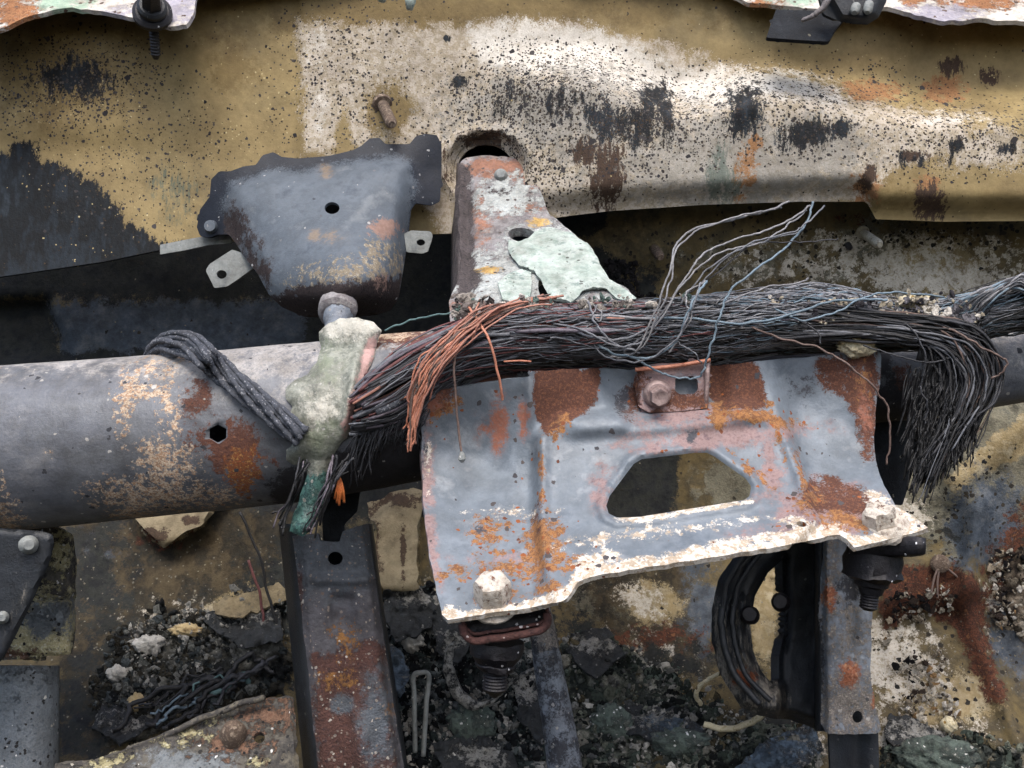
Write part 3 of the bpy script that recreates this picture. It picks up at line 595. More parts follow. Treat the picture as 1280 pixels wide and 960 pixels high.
# ================================================================ cross beam
bx = [-200, 0, 200, 380, 480, 540, 620, 900, 1150, 1280, 1500]
b_cy = line(list(zip(bx, [578, 561, 544, 528, 514, 506, 497, 482, 472, 457, 440])))
b_r = line(list(zip(bx, [105, 104, 101, 99, 96, 92, 78, 62, 52, 46, 42])))
b_d = line([(-200, -6), (540, 10), (1500, 60)])
def beam_front(x, y):
    """depth of the tube's face seen at a pixel (its axis depth where the pixel misses it)"""
    s = (CAMD+b_d(x))/CAMD; rr = b_r(x); q = np.clip((y-b_cy(x))/rr, -1, 1)
    return b_d(x)-rr*np.sqrt(1-q*q)*s
nx_, na_ = 170, 84
xs = np.linspace(-200, 1500, nx_); an = np.linspace(0, 2*math.pi, na_, endpoint=False)
G = np.zeros((nx_, na_, 3)); PY = np.zeros((nx_, na_))
for i, x in enumerate(xs):
    c = P(x, b_cy(x), b_d(x)); r = b_r(x)*U*(CAMD+b_d(x))/CAMD
    rad = r*(1+.010*fbm(np.full(na_, x/70), an*1.6, 8)+.003*fbm(np.full(na_, x/16), an*7, 9))
    G[i, :, 0] = c[0]-np.cos(an)*0; G[i, :, 1] = c[1]-np.sin(an)*rad; G[i, :, 2] = c[2]+np.cos(an)*rad
    PY[i] = b_cy(x)-np.cos(an)*b_r(x)
PX = np.repeat(xs[:, None], na_, 1); front = (np.sin(an)[None] > -.2)*1.0
bf = dict(
    pale=F(('p', [(-200, 440), (180, 446), (420, 426), (560, 415), (560, 440), (200, 460), (-200, 470)], 30, .8), ('e', 270, 450, 130, 20, 0, .85), ('e', 350, 445, 70, 40, 0, .85), ('e', 1260, 440, 60, 20, 0, .8)),
    rust=F(('e', 315, 552, 42, 26, 10), ('e', 272, 500, 20, 22, 40, .85), ('e', 600, 470, 90, 30, 0, .8), ('e', 500, 425, 60, 14, 0, .9), ('e', 1105, 490, 16, 30, 0, .9), ('e', 10, 620, 20, 40, 0, .6)),
    crust=F(('e', 12, 628, 36, 42, 0, 1), ('e', 30, 590, 16, 26, 0, .9), ('e', 6, 560, 10, 40, 0, .8), ('e', 240, 572, 30, 26, 10, .85), ('e', 225, 610, 70, 22, 0, .8), ('e', 185, 640, 26, 16, 0, .8), ('e', 192, 500, 9, 40, 0, .78), ('e', 215, 490, 36, 7, 0, .75), ('e', 238, 510, 8, 34, 0, .66), ('e', 250, 520, 10, 26, 0, .66), ('e', 290, 615, 30, 14, 0, .7), ('e', 215, 460, 40, 18, 0, .5), ('e', 16, 520, 14, 60, 0, .55), ('e', 106, 560, 5, 16, 0, .55), ('e', 480, 420, 50, 8, 0, .7)),
    orange=F(('e', 326, 580, 17, 20, 10, 1.1), ('e', 322, 605, 6, 20, 0, .8), ('e', 1115, 510, 12, 20, 0, .6), ('e', 340, 560, 22, 14, 0, .6)),
    char_shade=F(('p', [(350, 590), (440, 560), (560, 520), (700, 480), (1130, 480), (1130, 560), (560, 700), (350, 660)], 16, .9), ('p', [(540, 400), (1100, 400), (1100, 470), (540, 470)], 12, .8)))
fl = {k: f(PX, PY)*front for k, f in bf.items()}
beam = thing('cross_beam', 'thick grey steel tube running across the whole photo behind the wires', 'beam', (400, 528, 0))
bt = loft('tube', G, M_beam, beam, fields=fl, closed=True)
# hexagonal hole: a recessed dark socket let into the tube face
cut = bpy.data.meshes.new('hexagonal_hole')
hx, hy = 272.5, 542; hd = float(beam_front(hx, hy))
V, Fc = lathe_geo((hx, hy, hd-30), (hx, hy, hd+30), [(0, 11.5), (1, 11.5)], 6)
cutter = mesh('hole_cutter', V, Fc, M_void)
bm_ = bt.modifiers.new('hole', 'BOOLEAN'); bm_.operation = 'DIFFERENCE'; bm_.object = cutter; bm_.solver = 'EXACT'
sol = bt.modifiers.new('wall', 'SOLIDIFY'); sol.thickness = 4*U; sol.offset = -1
bt.modifiers.move(1, 0)
dg = bpy.context.evaluated_depsgraph_get(); me_new = bpy.data.meshes.new_from_object(bt.evaluated_get(dg)); bt.modifiers.clear(); bt.data = me_new
bpy.data.objects.remove(cutter)

# ================================================================ grey pressed cover (upper left)
cv = thing('column_cover', 'blue grey pressed metal cover with a scalloped dark flange and one round hole', 'metal cover', (400, 300, 250))
co_ = [(246, 284), (250, 262), (262, 246), (264, 224), (274, 214), (288, 214), (304, 208), (320, 206), (328, 194), (342, 190), (352, 196), (372, 198), (410, 195), (440, 188), (452, 182), (462, 173), (474, 172), (482, 180), (504, 180), (512, 180), (520, 170), (532, 167), (546, 169), (552, 180), (552, 216), (550, 252), (540, 257), (520, 254), (514, 262), (510, 300), (503, 345), (498, 374), (488, 388), (470, 394), (420, 398), (380, 396), (352, 384), (336, 368), (322, 342), (306, 322), (292, 300), (286, 293), (272, 293), (262, 297), (250, 295)]
body = [(290, 232), (330, 216), (400, 212), (450, 200), (490, 196), (512, 204), (516, 230), (506, 300), (498, 360), (486, 392), (470, 420), (400, 425), (340, 410), (316, 330), (296, 300), (280, 262)]
cvt = tps([(250, 280, 300), (270, 220, 305), (340, 195, 310), (460, 175, 312), (545, 170, 312), (550, 250, 305), (400, 230, 275), (490, 215, 285), (310, 250, 275), (300, 290, 270), (400, 300, 205), (480, 300, 225), (505, 300, 262), (330, 340, 225), (400, 350, 165), (470, 350, 175),
           (500, 350, 240), (420, 375, 155), (420, 397, 205), (360, 388, 225), (480, 390, 225), (540, 210, 310)])
def cover_d(x, y):
    d = cvt(x, y); s = sdist(body, x, y)
    d = d-20*sm(s, -6, 20)+18*sm(y-sdist([(0, 0), (1, 0), (0, 1)], x, y)*0, 368, 396)
    d = d+12*sm(x, 492, 512)*sm(y, 250, 290)
    d = d+2.0*fbm(x/40, y/40, 31)
    return d
cover = sheet('shell', co_, cover_d, M_shroud, cv, step=4, thick=5, holes=[ell(415, 260, 9.5, 7.5, 0, 18)], smooth_outline=False,
    fields=dict(flange=lambda x, y: np.clip(.5-sdist(body, x, y)/44-.06, 0, 1)*(y < 330),
        crust=F(('e', 440, 340, 70, 18, -8, .75), ('e', 474, 316, 24, 24, 0, .62)),
        char_shade=F(('p', [(330, 372), (380, 356), (440, 352), (505, 345), (500, 410), (330, 410)], 12), ('e', 296, 285, 16, 26, -20, .9), ('e', 320, 330, 20, 36, -20, .7)),
        rust=F(('e', 481, 285, 18, 11), ('e', 475, 352, 12, 20, 0, .6)), amber=F(('e', 393, 294, 7, 6), ('e', 412, 296, 18, 8, 0, .6), ('e', 407, 214, 8, 7, 0, .9)),
    ))
sheet('mounting_tab', [(262, 348), (257, 338), (262, 330), (290, 312), (303, 316), (318, 334), (296, 350), (284, 358), (268, 360)], lambda x, y: 262+0*x, M_tab, cv, step=4, thick=5, holes=[ell(277, 343, 6.5, 5.5)])
sheet('mounting_tab', [(505, 292), (514, 288), (538, 289), (541, 294), (539, 302), (535, 314), (528, 317), (508, 315)], lambda x, y: 270+0*x, M_tab, cv, step=4, thick=5, holes=[ell(526, 303, 5.5, 4)])
lathe('boss', (264, 284, 290), (262, 282, 280), [(0, 9), (1, 7)], M_shroud, cv, 14)
sheet('rail', [(200, 306), (240, 298), (275, 292), (288, 292), (290, 304), (262, 306), (230, 313), (200, 318)], 315, M_tab, cv, step=5, thick=5)
sp = thing('sleeve_stub', 'short grey steel pin with a collar under the pressed cover', 'pin', (425, 385, 140))
lathe('pin', (424, 362, 190), (420, 440, 60), [(0, 18), (.5, 18), (.55, 15), (1, 14)], M_post2, sp, 20, rough=2)
lathe('collar', (423, 380, 152), (421, 394, 132), [(0, 19), (.2, 24), (.8, 24), (1, 19)], M_ped, sp, 20, rough=3)

# ================================================================ cast bracket (upper middle)
pb = thing('cast_bracket', 'pale corroded cast bracket standing out of the firewall above the wires', 'bracket', (640, 300, 150))
pt = tps([(580, 196, 330), (660, 196, 330), (575, 250, 275), (670, 250, 275), (572, 330, 160), (690, 300, 195), (740, 330, 130), (600, 380, 40), (700, 380, 40), (790, 378, 50), (565, 390, 50)])
def ped_d(x, y):
    d = pt(x, y)+4*fbm(x/26, y/26, 41)+1.5*fbm(x/8, y/8, 42)
    d = d-10*sm(y, 208, 216)*sm(y, 232, 224)*0
    d = d-8*np.exp(-(((x-656)/30)**2+((y-294)/16)**2))+26*np.exp(-((x-585)/7)**2)*sm(y, 200, 240)*.6
    return d
pol = [(576, 202), (584, 196), (610, 193), (650, 197), (663, 203), (671, 222), (680, 250), (688, 268), (712, 288), (738, 306), (750, 330), (764, 350), (780, 358), (797, 374), (790, 384), (740, 388), (640, 400), (562, 402), (562, 376), (572, 350), (577, 320), (573, 290), (574, 250)]
sheet('casting', pol, ped_d, M_ped, pb, step=4, thick=14, jit=3, holes=[ell(654, 294, 19, 9, 8, 18), ell(682, 361, 9, 17, -12, 16)],
    fields=dict(rust=F(('e', 625, 210, 46, 12), ('e', 660, 222, 18, 16, 0, .9), ('e', 635, 262, 60, 10, 0, .7), ('e', 600, 265, 14, 50, 0, .7), ('e', 600, 384, 50, 14, 0, .7)),
        pale=F(('e', 632, 245, 40, 24), ('e', 610, 350, 50, 36, 0, .9), ('e', 700, 330, 70, 50)), char_shade=F(('p', [(570, 205), (588, 205), (592, 330), (604, 350), (580, 380), (566, 350)], 7), ('e', 625, 240, 20, 6, 0, .6), ('e', 585, 360, 8, 26, 30, .8), ('e', 700, 384, 90, 10, 0, .8)), amber=F(('e', 673, 278, 12, 5), ('e', 612, 338, 14, 4))))
loft('side_wall', np.stack([P([577, 573, 571, 571], [200+i*0, 200, 200, 200], 0) if False else P(np.linspace(576, 566, 4), np.full(4, y), np.linspace(ped_d(np.array([578.]), np.array([y]))[0]+4, ped_d(np.array([578.]), np.array([y]))[0]+120, 4)) for y in np.linspace(204, 395, 24)]), M_ped, pb, thick=6,
    fields=dict(char_shade=np.full(96, .75)))
lathe('slot_rivet', (626, 217, 296), (626, 220, 306), [(0, 5), (.4, 8), (1, 9)], M_tab, pb, 18)
mf = thing('melted_metal_flap', 'pale green melted metal sheet slumped over the cast bracket', 'melted metal', (710, 330, 110))
fl_o = [(636, 300), (648, 303), (668, 290), (686, 284), (712, 290), (736, 305), (748, 326), (762, 348), (796, 372), (790, 377), (774, 374), (758, 360), (742, 358), (728, 366), (714, 377), (700, 372), (686, 374), (678, 352), (668, 338), (650, 332), (640, 322), (634, 312)]
sheet('flap', fl_o, lambda x, y: pt(x, y)-14-10*sm(sdist(fl_o, x, y), 0, 9)+5*fbm(x/22, y/22, 44)+9*np.exp(-(((x-762)/16)**2+((y-372)/14)**2)), M_alu, mf, step=3.5, thick=5, jit=3)
sheet('lower_flake', [(622, 352), (634, 342), (650, 336), (664, 340), (666, 352), (662, 372), (648, 380), (628, 374)], lambda x, y: pt(x, y)-12+4*fbm(x/12, y/12, 45), M_alu, mf, step=3.5, thick=7, jit=3)

# ================================================================ main bracket plate
brt = tps([(527, 492, -100), (600, 480, -104), (664, 472, -104), (720, 468, -100), (790, 462, -84), (888, 452, -80), (1000, 446, -76), (1100, 437, -70),
           (530, 575, -92), (600, 585, -86), (650, 570, -98), (535, 640, -150), (620, 640, -142), (540, 700, -205), (620, 700, -200), (555, 770, -262), (640, 756, -256), (700, 745, -250),
           (720, 560, -106), (820, 540, -104), (720, 640, -158), (720, 710, -222), (850, 640, -165), (850, 690, -218), (940, 620, -150), (960, 675, -210), (1000, 540, -95), (1080, 540, -86), (1040, 600, -140), (1110, 600, -150), (1020, 665, -212), (1100, 640, -190), (1160, 660, -222), (1075, 684, -232)])
emb = [(662, 468), (806, 524), (900, 515), (960, 520), (1000, 560), (1030, 640), (1010, 700), (690, 750), (655, 700), (668, 560)]
ctr = [(790, 540), (900, 530), (950, 545), (975, 600), (960, 660), (740, 680), (725, 640)]
def brk_d(x, y):
    d = brt(x, y)
    d = d-17*sm(sdist([(672, 545), (700, 520), (780, 512), (940, 502), (985, 540), (1025, 650), (980, 700), (690, 760), (668, 640)], x, y), -8, 9)     # raised middle field
    d = d-9*np.exp(-((x-(676+(y-540)*.02))/9)**2)*sm(y, 520, 560)                          # vertical crease
    d = d+14*sm(sdist([(735, 440), (748, 476), (790, 530), (905, 520), (905, 440)], x, y), -14, 10)    # hollow under the clip
    d = d-6*np.exp(-((y-(538-(x-700)*.07))/11)**2)*sm(x, 700, 730)*sm(x, 990, 960)              # ridge
    d = d+3.5*np.exp(-((y-(554-(x-700)*.07))/11)**2)*sm(x, 700, 730)*sm(x, 960, 930)
    d = d-12*np.exp(-(((x-(960+(y-480)*.36)))/10)**2)*sm(y, 470, 520)*sm(y, 640, 600)            # diagonal fold
    d = d+15*np.exp(-(((x-1000)/30)**2+((y-500)/50)**2))-9*np.exp(-((x-(1075+(y-440)*-.02))/16)**2)*sm(y, 560, 520)
    d = d-8*np.exp(-((x-663)/6)**2)*sm(y, 560, 500)+6*np.exp(-((x-600)/36)**2)*sm(y, 600, 560)
    d = d-7*np.exp(-((sdist(win, x, y)+7)/6)**2)                                   # pressed lip round the window
    d = d+2.6*fbm(x/60, y/60, 51)+.9*fbm(x/18, y/18, 52)
    return d
win = [(758, 632), (762, 620), (792, 580), (802, 574), (868, 566), (884, 566), (892, 570), (932, 598), (939, 608), (937, 620), (930, 625), (800, 646), (772, 647), (761, 642)]
bo = [(527, 492), (560, 486), (620, 477), (662, 470), (665, 464), (735, 460), (790, 462), (888, 452), (890, 458), (960, 450), (1040, 444), (1098, 436), (1101, 445), (1100, 480), (1094, 515), (1093, 545), (1094, 575), (1104, 605), (1120, 632), (1140, 646), (1161, 659), (1150, 664), (1112, 674), (1082, 682), (1068, 684), (1058, 674), (1048, 668), (1036, 670), (980, 682), (860, 701), (790, 712), (740, 720), (722, 728), (710, 746), (704, 752), (660, 760), (600, 768), (560, 775), (553, 768), (545, 735), (536, 690), (530, 640), (527, 570)]
mb = thing('steering_bracket', 'large blue grey steel bracket plate with rust patches and a trapezoid window', 'bracket', (820, 470, -80))
bf2 = dict(
    mauve=F(('p', [(527, 640), (540, 640), (552, 740), (536, 700)], 10), ('e', 900, 545, 110, 14, -4, .95), ('e', 860, 520, 60, 16, 0, .9), ('e', 965, 590, 16, 40, -20, .8), ('e', 755, 610, 16, 30, 0, .75), ('e', 1040, 640, 70, 30, 10, .9), ('e', 620, 700, 60, 10, 0, .6), ('e', 980, 665, 60, 14, 0, .6), ('e', 532, 600, 10, 80, 0, .8)),
    rust=F(('p', [(667, 462), (752, 458), (748, 500), (735, 515), (705, 528), (684, 548), (668, 520)], 6, 1), ('p', [(888, 452), (944, 449), (958, 488), (960, 510), (930, 512), (895, 512), (884, 490)], 6, 1), ('p', [(1020, 446), (1100, 436), (1100, 500), (1090, 560), (1070, 520), (1050, 500), (1025, 490), (1016, 470)], 10, .78), ('e', 1085, 530, 12, 40, 0, .9), ('p', [(1000, 600), (1030, 590), (1090, 615), (1110, 640), (1060, 650), (1000, 640)], 10, .72), ('e', 545, 500, 24, 16, -20, .9), ('e', 675, 665, 9, 36, 0, .82), ('e', 790, 500, 16, 20, 0, .8), ('e', 862, 505, 30, 10, 0, .7)),
    amber=F(('e', 680, 680, 26, 34, 0, .85), ('e', 612, 668, 24, 24, 0, .8), ('e', 690, 705, 44, 14, 0, .85), ('e', 620, 712, 70, 10, -4, .8), ('e', 945, 520, 50, 9, 10, .9), ('e', 898, 520, 10, 16), ('e', 968, 530, 6, 40, -16, .8), ('e', 1000, 590, 6, 40, -16, .7), ('e', 700, 535, 10, 16, 30, .8), ('e', 1080, 480, 10, 30, 0, .6), ('e', 1050, 655, 44, 14, 0, .85), ('e', 1010, 625, 20, 16, 0, .6), ('e', 556, 510, 22, 10, -30, .8), ('e', 680, 735, 30, 12, 0, .7), ('e', 622, 745, 30, 12, 0, .75), ('e', 677, 590, 5, 50, 0, .6), ('e', 940, 590, 40, 8, 40, .6)),
    salmon=F(('e', 624, 530, 11, 30, 4), ('e', 654, 525, 8, 22, 0, .85), ('e', 543, 502, 20, 14, 0, .75), ('e', 600, 535, 10, 20, 0, .5), ('e', 1082, 515, 8, 30, 0, .7)),
    white=F(('p', [(552, 775), (552, 758), (590, 762), (650, 754), (690, 742), (706, 730), (722, 712), (740, 706), (860, 690), (950, 676), (1020, 662), (1045, 658), (1070, 672), (1100, 664), (1140, 650), (1165, 658), (1100, 700), (700, 780), (552, 800)], 7, 1), ('e', 900, 684, 70, 7, -10, 1), ('e', 1000, 666, 40, 7, -8, 1), ('p', [(766, 650), (940, 622), (942, 630), (800, 652)], 4), ('e', 1128, 645, 26, 12, 20), ('e', 746, 700, 26, 12, 0, .9), ('e', 1000, 655, 18, 8, 0, .95), ('e', 780, 670, 80, 10, -8, .6), ('e', 900, 655, 60, 8, -8, .6), ('e', 1098, 626, 20, 8, 20, .8), ('e', 640, 640, 80, 10, 0, .4), ('e', 535, 560, 6, 60, 0, .5)),
    char_shade=F(('e', 866, 545, 7, 8), ('e', 778, 500, 14, 20, 0, .7), ('e', 600, 660, 8, 8, 0, .8), ('e', 530, 550, 5, 50, 0, .6), ('e', 1000, 484, 20, 30, 0, .5)))
sheet('plate', bo, brk_d, M_plate, mb, step=4, thick=6, holes=[win, ell(1002, 655, 7, 3.5, 10, 12)], fields=bf2, jit=1.6)
# clip with the flange bolt
cl = [(796, 462), (840, 455), (888, 449), (886, 480), (884, 510), (850, 514), (812, 516), (798, 508), (794, 485)]
sheet('clip', cl, lambda x, y: brt(x, y)-6+8*sm(x, 800, 796)-6*sm(y, 466, 455), M_plate, mb, step=3.5, thick=6, holes=[[(844, 474), (850, 471), (866, 470), (872, 475), (873, 486), (868, 492), (850, 493), (844, 489)]],
    fields=dict(mauve=F(('k', .8)), rust=F(('e', 790, 480, 16, 30, 0, .8), ('e', 860, 502, 40, 14, 0, .8), ('e', 830, 520, 40, 8)), amber=F(('e', 884, 500, 6, 30, 0, .7))))
wire('rolled_edge', [(794, 462, -94), (840, 458, -98), (888, 450, -98)], 2.6, W_cop, mb, n=8)
V, Fc = tube_geo(P([885, 884, 883, 882], [448, 470, 490, 512], [-94]*4), 3.2*U*.92, 8); mesh('rolled_edge', V, Fc, M_bolt, mb)
def hexbolt(parent, a, b, rw, rh, m, seed=0, rough=.6, dome=.93):
    lathe('washer', a, tuple(np.array(a)+(np.array(b)-np.array(a))*.35), [(0, rw*.97), (.3, rw), (.7, rw*.97), (1, rw*.8)], m, parent, 30, rough=rough, seed=seed)
    lathe('head', tuple(np.array(a)+(np.array(b)-np.array(a))*.3), b, [(0, rh), (.8, rh), (1, rh*dome), (1.001, rh*.62), (.96, rh*.5)], m, parent, 36, hexa=(0, 1, 2), rough=rough, seed=seed)
fb = thing('flange_bolt', 'small pinkish hex flange bolt on the clip near the top of the bracket', 'bolt', (822, 494, -100))
hexbolt(fb, (821, 492, -96), (825, 497, -124), 17.5, 12, M_bolt, 1, .3)
hb2 = thing('hex_bolt', 'large white scaled hex bolt head at the lower left of the bracket', 'bolt', (617, 738, -240))
lathe('head', (617, 754, -240), (615, 724, -258), [(0, 24), (.15, 24), (.8, 23.5), (.94, 21), (1, 15)], M_boltw, hb2, 36, hexa=(0, 1, 2, 3), rough=1.6, seed=3)
lathe('washer', (617, 757, -236), (617, 752, -240), [(0, 29), (.5, 30), (1, 28)], M_boltw, hb2, 30, rough=1.5)
hb3 = thing('crusted_bolt', 'crusted bolt head sunk in white scale at the right end of the bracket', 'bolt', (1100, 648, -205))
lathe('head', (1100, 662, -200), (1098, 634, -212), [(0, 22), (.2, 22), (.8, 20), (.95, 16), (1, 9)], M_boltw, hb3, 30, hexa=(1, 2), rough=3.5, seed=8)
lathe('scale_collar', (1106, 662, -202), (1104, 652, -208), [(0, 30), (.3, 30), (.7, 27), (1, 22)], M_boltw, hb3, 30, rough=4, seed=5)

# mounts beneath
lm = thing('rubber_mount', 'dark red rimmed mount with a cone nut under the left end of the bracket', 'mount', (625, 790, -200))
def cup(parent, ol, z0, z1, rad, m, nm='cup'):
    ol = resample(catmull(ol, 6, True), 5); c = ol.mean(0); G = []
    for k, (sc_, yy, dd) in enumerate(rad): G.append(P(c[0]+(ol[:, 0]-c[0])*sc_, c[1]+(ol[:, 1]-c[1])*0+yy, z0+(ol[:, 1]-c[1])*3.2*sc_+dd))
    return loft(nm, np.stack(G), m, parent, closed=True, thick=0)
tray = [(577, 776), (600, 768), (674, 760), (684, 766), (684, 782), (670, 790), (610, 800), (590, 801), (580, 792)]
sheet('tray', tray, lambda x, y: -238+12*sm(sdist(tray, x, y), 2, 10), M_dark, lm, step=4, thick=6, jit=1.5)
rp_ = catmull([(578, 780), (581, 792), (592, 801), (612, 799), (668, 790), (683, 781), (684, 766)], 8)
rp_ = rp_+np.stack([fbm(rp_[:, 0]/7, rp_[:, 1]/7, k) for k in (1, 2)], -1)*1.2
V, Fc = tube_geo(P(rp_[:, 0], rp_[:, 1], -243+0*rp_[:, 0]), 5*U*.83, 10); mesh('rim', V, Fc, M_maroon, lm)
V, Fc = tube_geo(P(rp_[:, 0], rp_[:, 1]-9, -240+0*rp_[:, 0]), 2.2*U*.83, 8); mesh('rim', V, Fc, M_maroon, lm)
lathe('nut', (622, 800, -205), (619, 838, -205), [(0, 33), (.2, 34), (.45, 33), (.5, 31), (.75, 25), (.8, 26), (.95, 23), (1, 19)], M_dark, lm, 30, hexa=(), rough=2.4, seed=4)
V, Fc = lathe_geo((620, 832, -205), (618, 872, -205), [(0, 19)]+thread(.05, .75, 16, 7, 1.5)+[(.8, 12), (1, 3)], 18); mesh('threaded_tip', V, Fc, M_dark, lm, False)
rm = thing('black_mount', 'black broken mount and nut hanging under the right end of the bracket', 'mount', (1105, 700, -170))
cup(rm, [(1060, 688), (1070, 682), (1112, 676), (1150, 668), (1158, 672), (1150, 686), (1110, 694), (1068, 700)], -185, 0, [(.8, -14, 0), (.98, -12, 0), (1, -2, 0), (.98, 8, 0), (.9, 10, 0), (.6, 12, 0), (.01, 12, 0)], M_dark, 'rim')
lathe('nut', (1092, 688, -175), (1090, 724, -175), [(0, 33), (.3, 36), (.7, 34), (.85, 36), (1, 26)], M_dark, rm, 30, rough=3.5, seed=6)
lathe('sleeve', (1090, 722, -175), (1088, 742, -175), [(0, 22), (.5, 20), (.6, 16), (1, 14)], M_dark, rm, 24, rough=1)
V, Fc = lathe_geo((1088, 738, -175), (1085, 763, -175), [(0, 11)]+thread(.05, .9, 11.5, 6, 1.4)+[(1, 6)], 16); mesh('threaded_tip', V, Fc, M_dark, rm, False)

# ================================================================ melted plastic over the beam
ml = thing('melted_plastic_lump', 'pale grey green melted plastic draped over the steel tube at left', 'melted plastic', (420, 500, -90))
lo = [(412, 404), (424, 398), (446, 397), (468, 402), (477, 412), (472, 430), (468, 446), (458, 470), (452, 492), (442, 516), (436, 540), (424, 560), (414, 576), (408, 600), (404, 625), (398, 646), (390, 662), (378, 670), (362, 664), (364, 648), (372, 630), (378, 610), (384, 592), (380, 574), (376, 580), (366, 581), (357, 574), (358, 562), (368, 552), (372, 540), (364, 526), (366, 508), (358, 498), (358, 484), (366, 476), (384, 468), (396, 452), (400, 434), (398, 416)]
def lump_base(x, y): return np.where(y < 470, beam_front(x, np.maximum(y, 436))+0*x, np.where(y > 560, np.minimum(beam_front(x, np.minimum(y, 575)), -62-(y-560)*.25), beam_front(x, y)))
def lump_d(x, y):
    s = sdist(lo, x, y)
    return lump_base(x, y)-11*(1-np.exp(-np.maximum(s, 0)/6))-3+4*fbm(x/18, y/46, 61)+1.8*fbm(x/6, y/18, 62)+.5*fbm(x/3.4, y/6, 64)-8*np.exp(-((x-(448-(y-430)*.16))/6)**2)*sm(y, 420, 450)*sm(y, 560, 520)
sheet('lump', lo, lump_d, M_lump, ml, step=3, thick=8, jit=3, fields=dict(pink=F(('p', [(462, 420), (476, 416), (458, 470), (444, 516), (430, 545), (428, 530), (444, 480), (454, 440)], 7)), green=F(('e', 405, 455, 30, 50, 20, .6), ('e', 400, 540, 26, 40, 0, .6)), white=F(('e', 440, 408, 40, 14), ('e', 400, 510, 24, 24, 0, .7)), teal=F(('p', [(360, 596), (420, 590), (420, 700), (340, 700)], 14))))
_unused = [(384, 590), (404, 585), (408, 604), (404, 625), (398, 646), (390, 664), (372, 669), (360, 666), (362, 652), (370, 634), (376, 612)]
for k in range(16):
    x0 = random.choice([random.uniform(358, 370), random.uniform(396, 412)]); a = random.uniform(-1, 1)
    wire('burnt_strand', [(x0+random.uniform(10, 34), 575+random.uniform(-10, 14), -110+random.uniform(-14, 20)), (x0+8, 604, -112), (x0-4+a*4, 634, -105+random.uniform(-10, 20)), (x0-14+a*9, 655+random.uniform(-14, 18), -100)], random.uniform(.9, 2.0),
         random.choice([W_black, W_char, W_black, W_purple]), ml, n=6, wob=4, seed=k)

# ================================================================ posts, ring and levers below
lp = thing('channel_post', 'dark grey rusty channel post with a round hole below the melted lump', 'post', (430, 900, 40))
rows = np.linspace(655, 1010, 60)
def lpL(y): return np.interp(y, [655, 1010], [366, 402])
def lpR(y): return np.interp(y, [655, 760, 1010], [460, 474, 512])
def lp_d(x, y):
    u = (x-lpL(y))/(lpR(y)-lpL(y)); c = 60-(y-655)*.09
    d = c+10*sm(u, .1, 0)+18*sm(u, .9, 1)
    d = d+9*np.exp(-(((x-427)/16)**4))*sm(y, 738, 750)*sm(y, 800, 770)-7*sm(y, 715, 724)*sm(y, 735, 726)*sm(u, .1, .3)
    d = d-5*sm(u, .42, .5)*sm(u, .95, .85)*sm(y, 780, 850)
    d = d-8*np.exp(-(((x-452)/12)**2+((y-925)/26)**2))
    return d+2.5*fbm(x/24, y/40, 71)+1.2*fbm(x/8, y/8, 72)
po = [(366, 670), (380, 668), (398, 666), (400, 676), (424, 677), (428, 664), (460, 654), (474, 760), (492, 880), (512, 1010), (402, 1010), (384, 830)]
sheet('face', po, lp_d, M_post, lp, step=4, thick=5, jit=1.5, holes=[ell(419, 698, 9.5, 8.5)], fields=dict(rust=F(('p', [(388, 820), (470, 800), (480, 850), (500, 1010), (400, 1010)], 16, .9), ('e', 470, 820, 14, 16), ('e', 375, 740, 8, 40, 0, .7)), amber=F(('e', 484, 890, 9, 9), ('e', 430, 800, 20, 30, 0, .55), ('e', 425, 850, 30, 14, 0, .6)), blue=F(('e', 420, 700, 50, 40), ('e', 470, 900, 20, 60, 0, .9), ('e', 430, 880, 14, 10))))
loft('side_wall', np.stack([P(np.array([lpL(y)+2, lpL(y)-8, lpL(y)-16, lpL(y)-14]), np.full(4, y), np.array([70, 110, 160, 220])-(y-655)*.09) for y in rows]), M_black, lp, thick=4)
loft('side_wall', np.stack([P(np.array([lpR(y)-2, lpR(y)+2, lpR(y)+4]), np.full(3, y), np.array([80, 130, 200])-(y-655)*.09) for y in rows]), M_black, lp, thick=4)
sheet('hole_shade', [(380, 680), (452, 672), (460, 730), (384, 736)], 110, M_void, lp, step=8, thick=4)  # dark sheet added to stand in for the shade inside the hole
sheet('upper_tongue', [(396, 600), (452, 600), (446, 640), (430, 656), (430, 680), (404, 680), (402, 640)], 74, M_void, lp, step=5, thick=5)

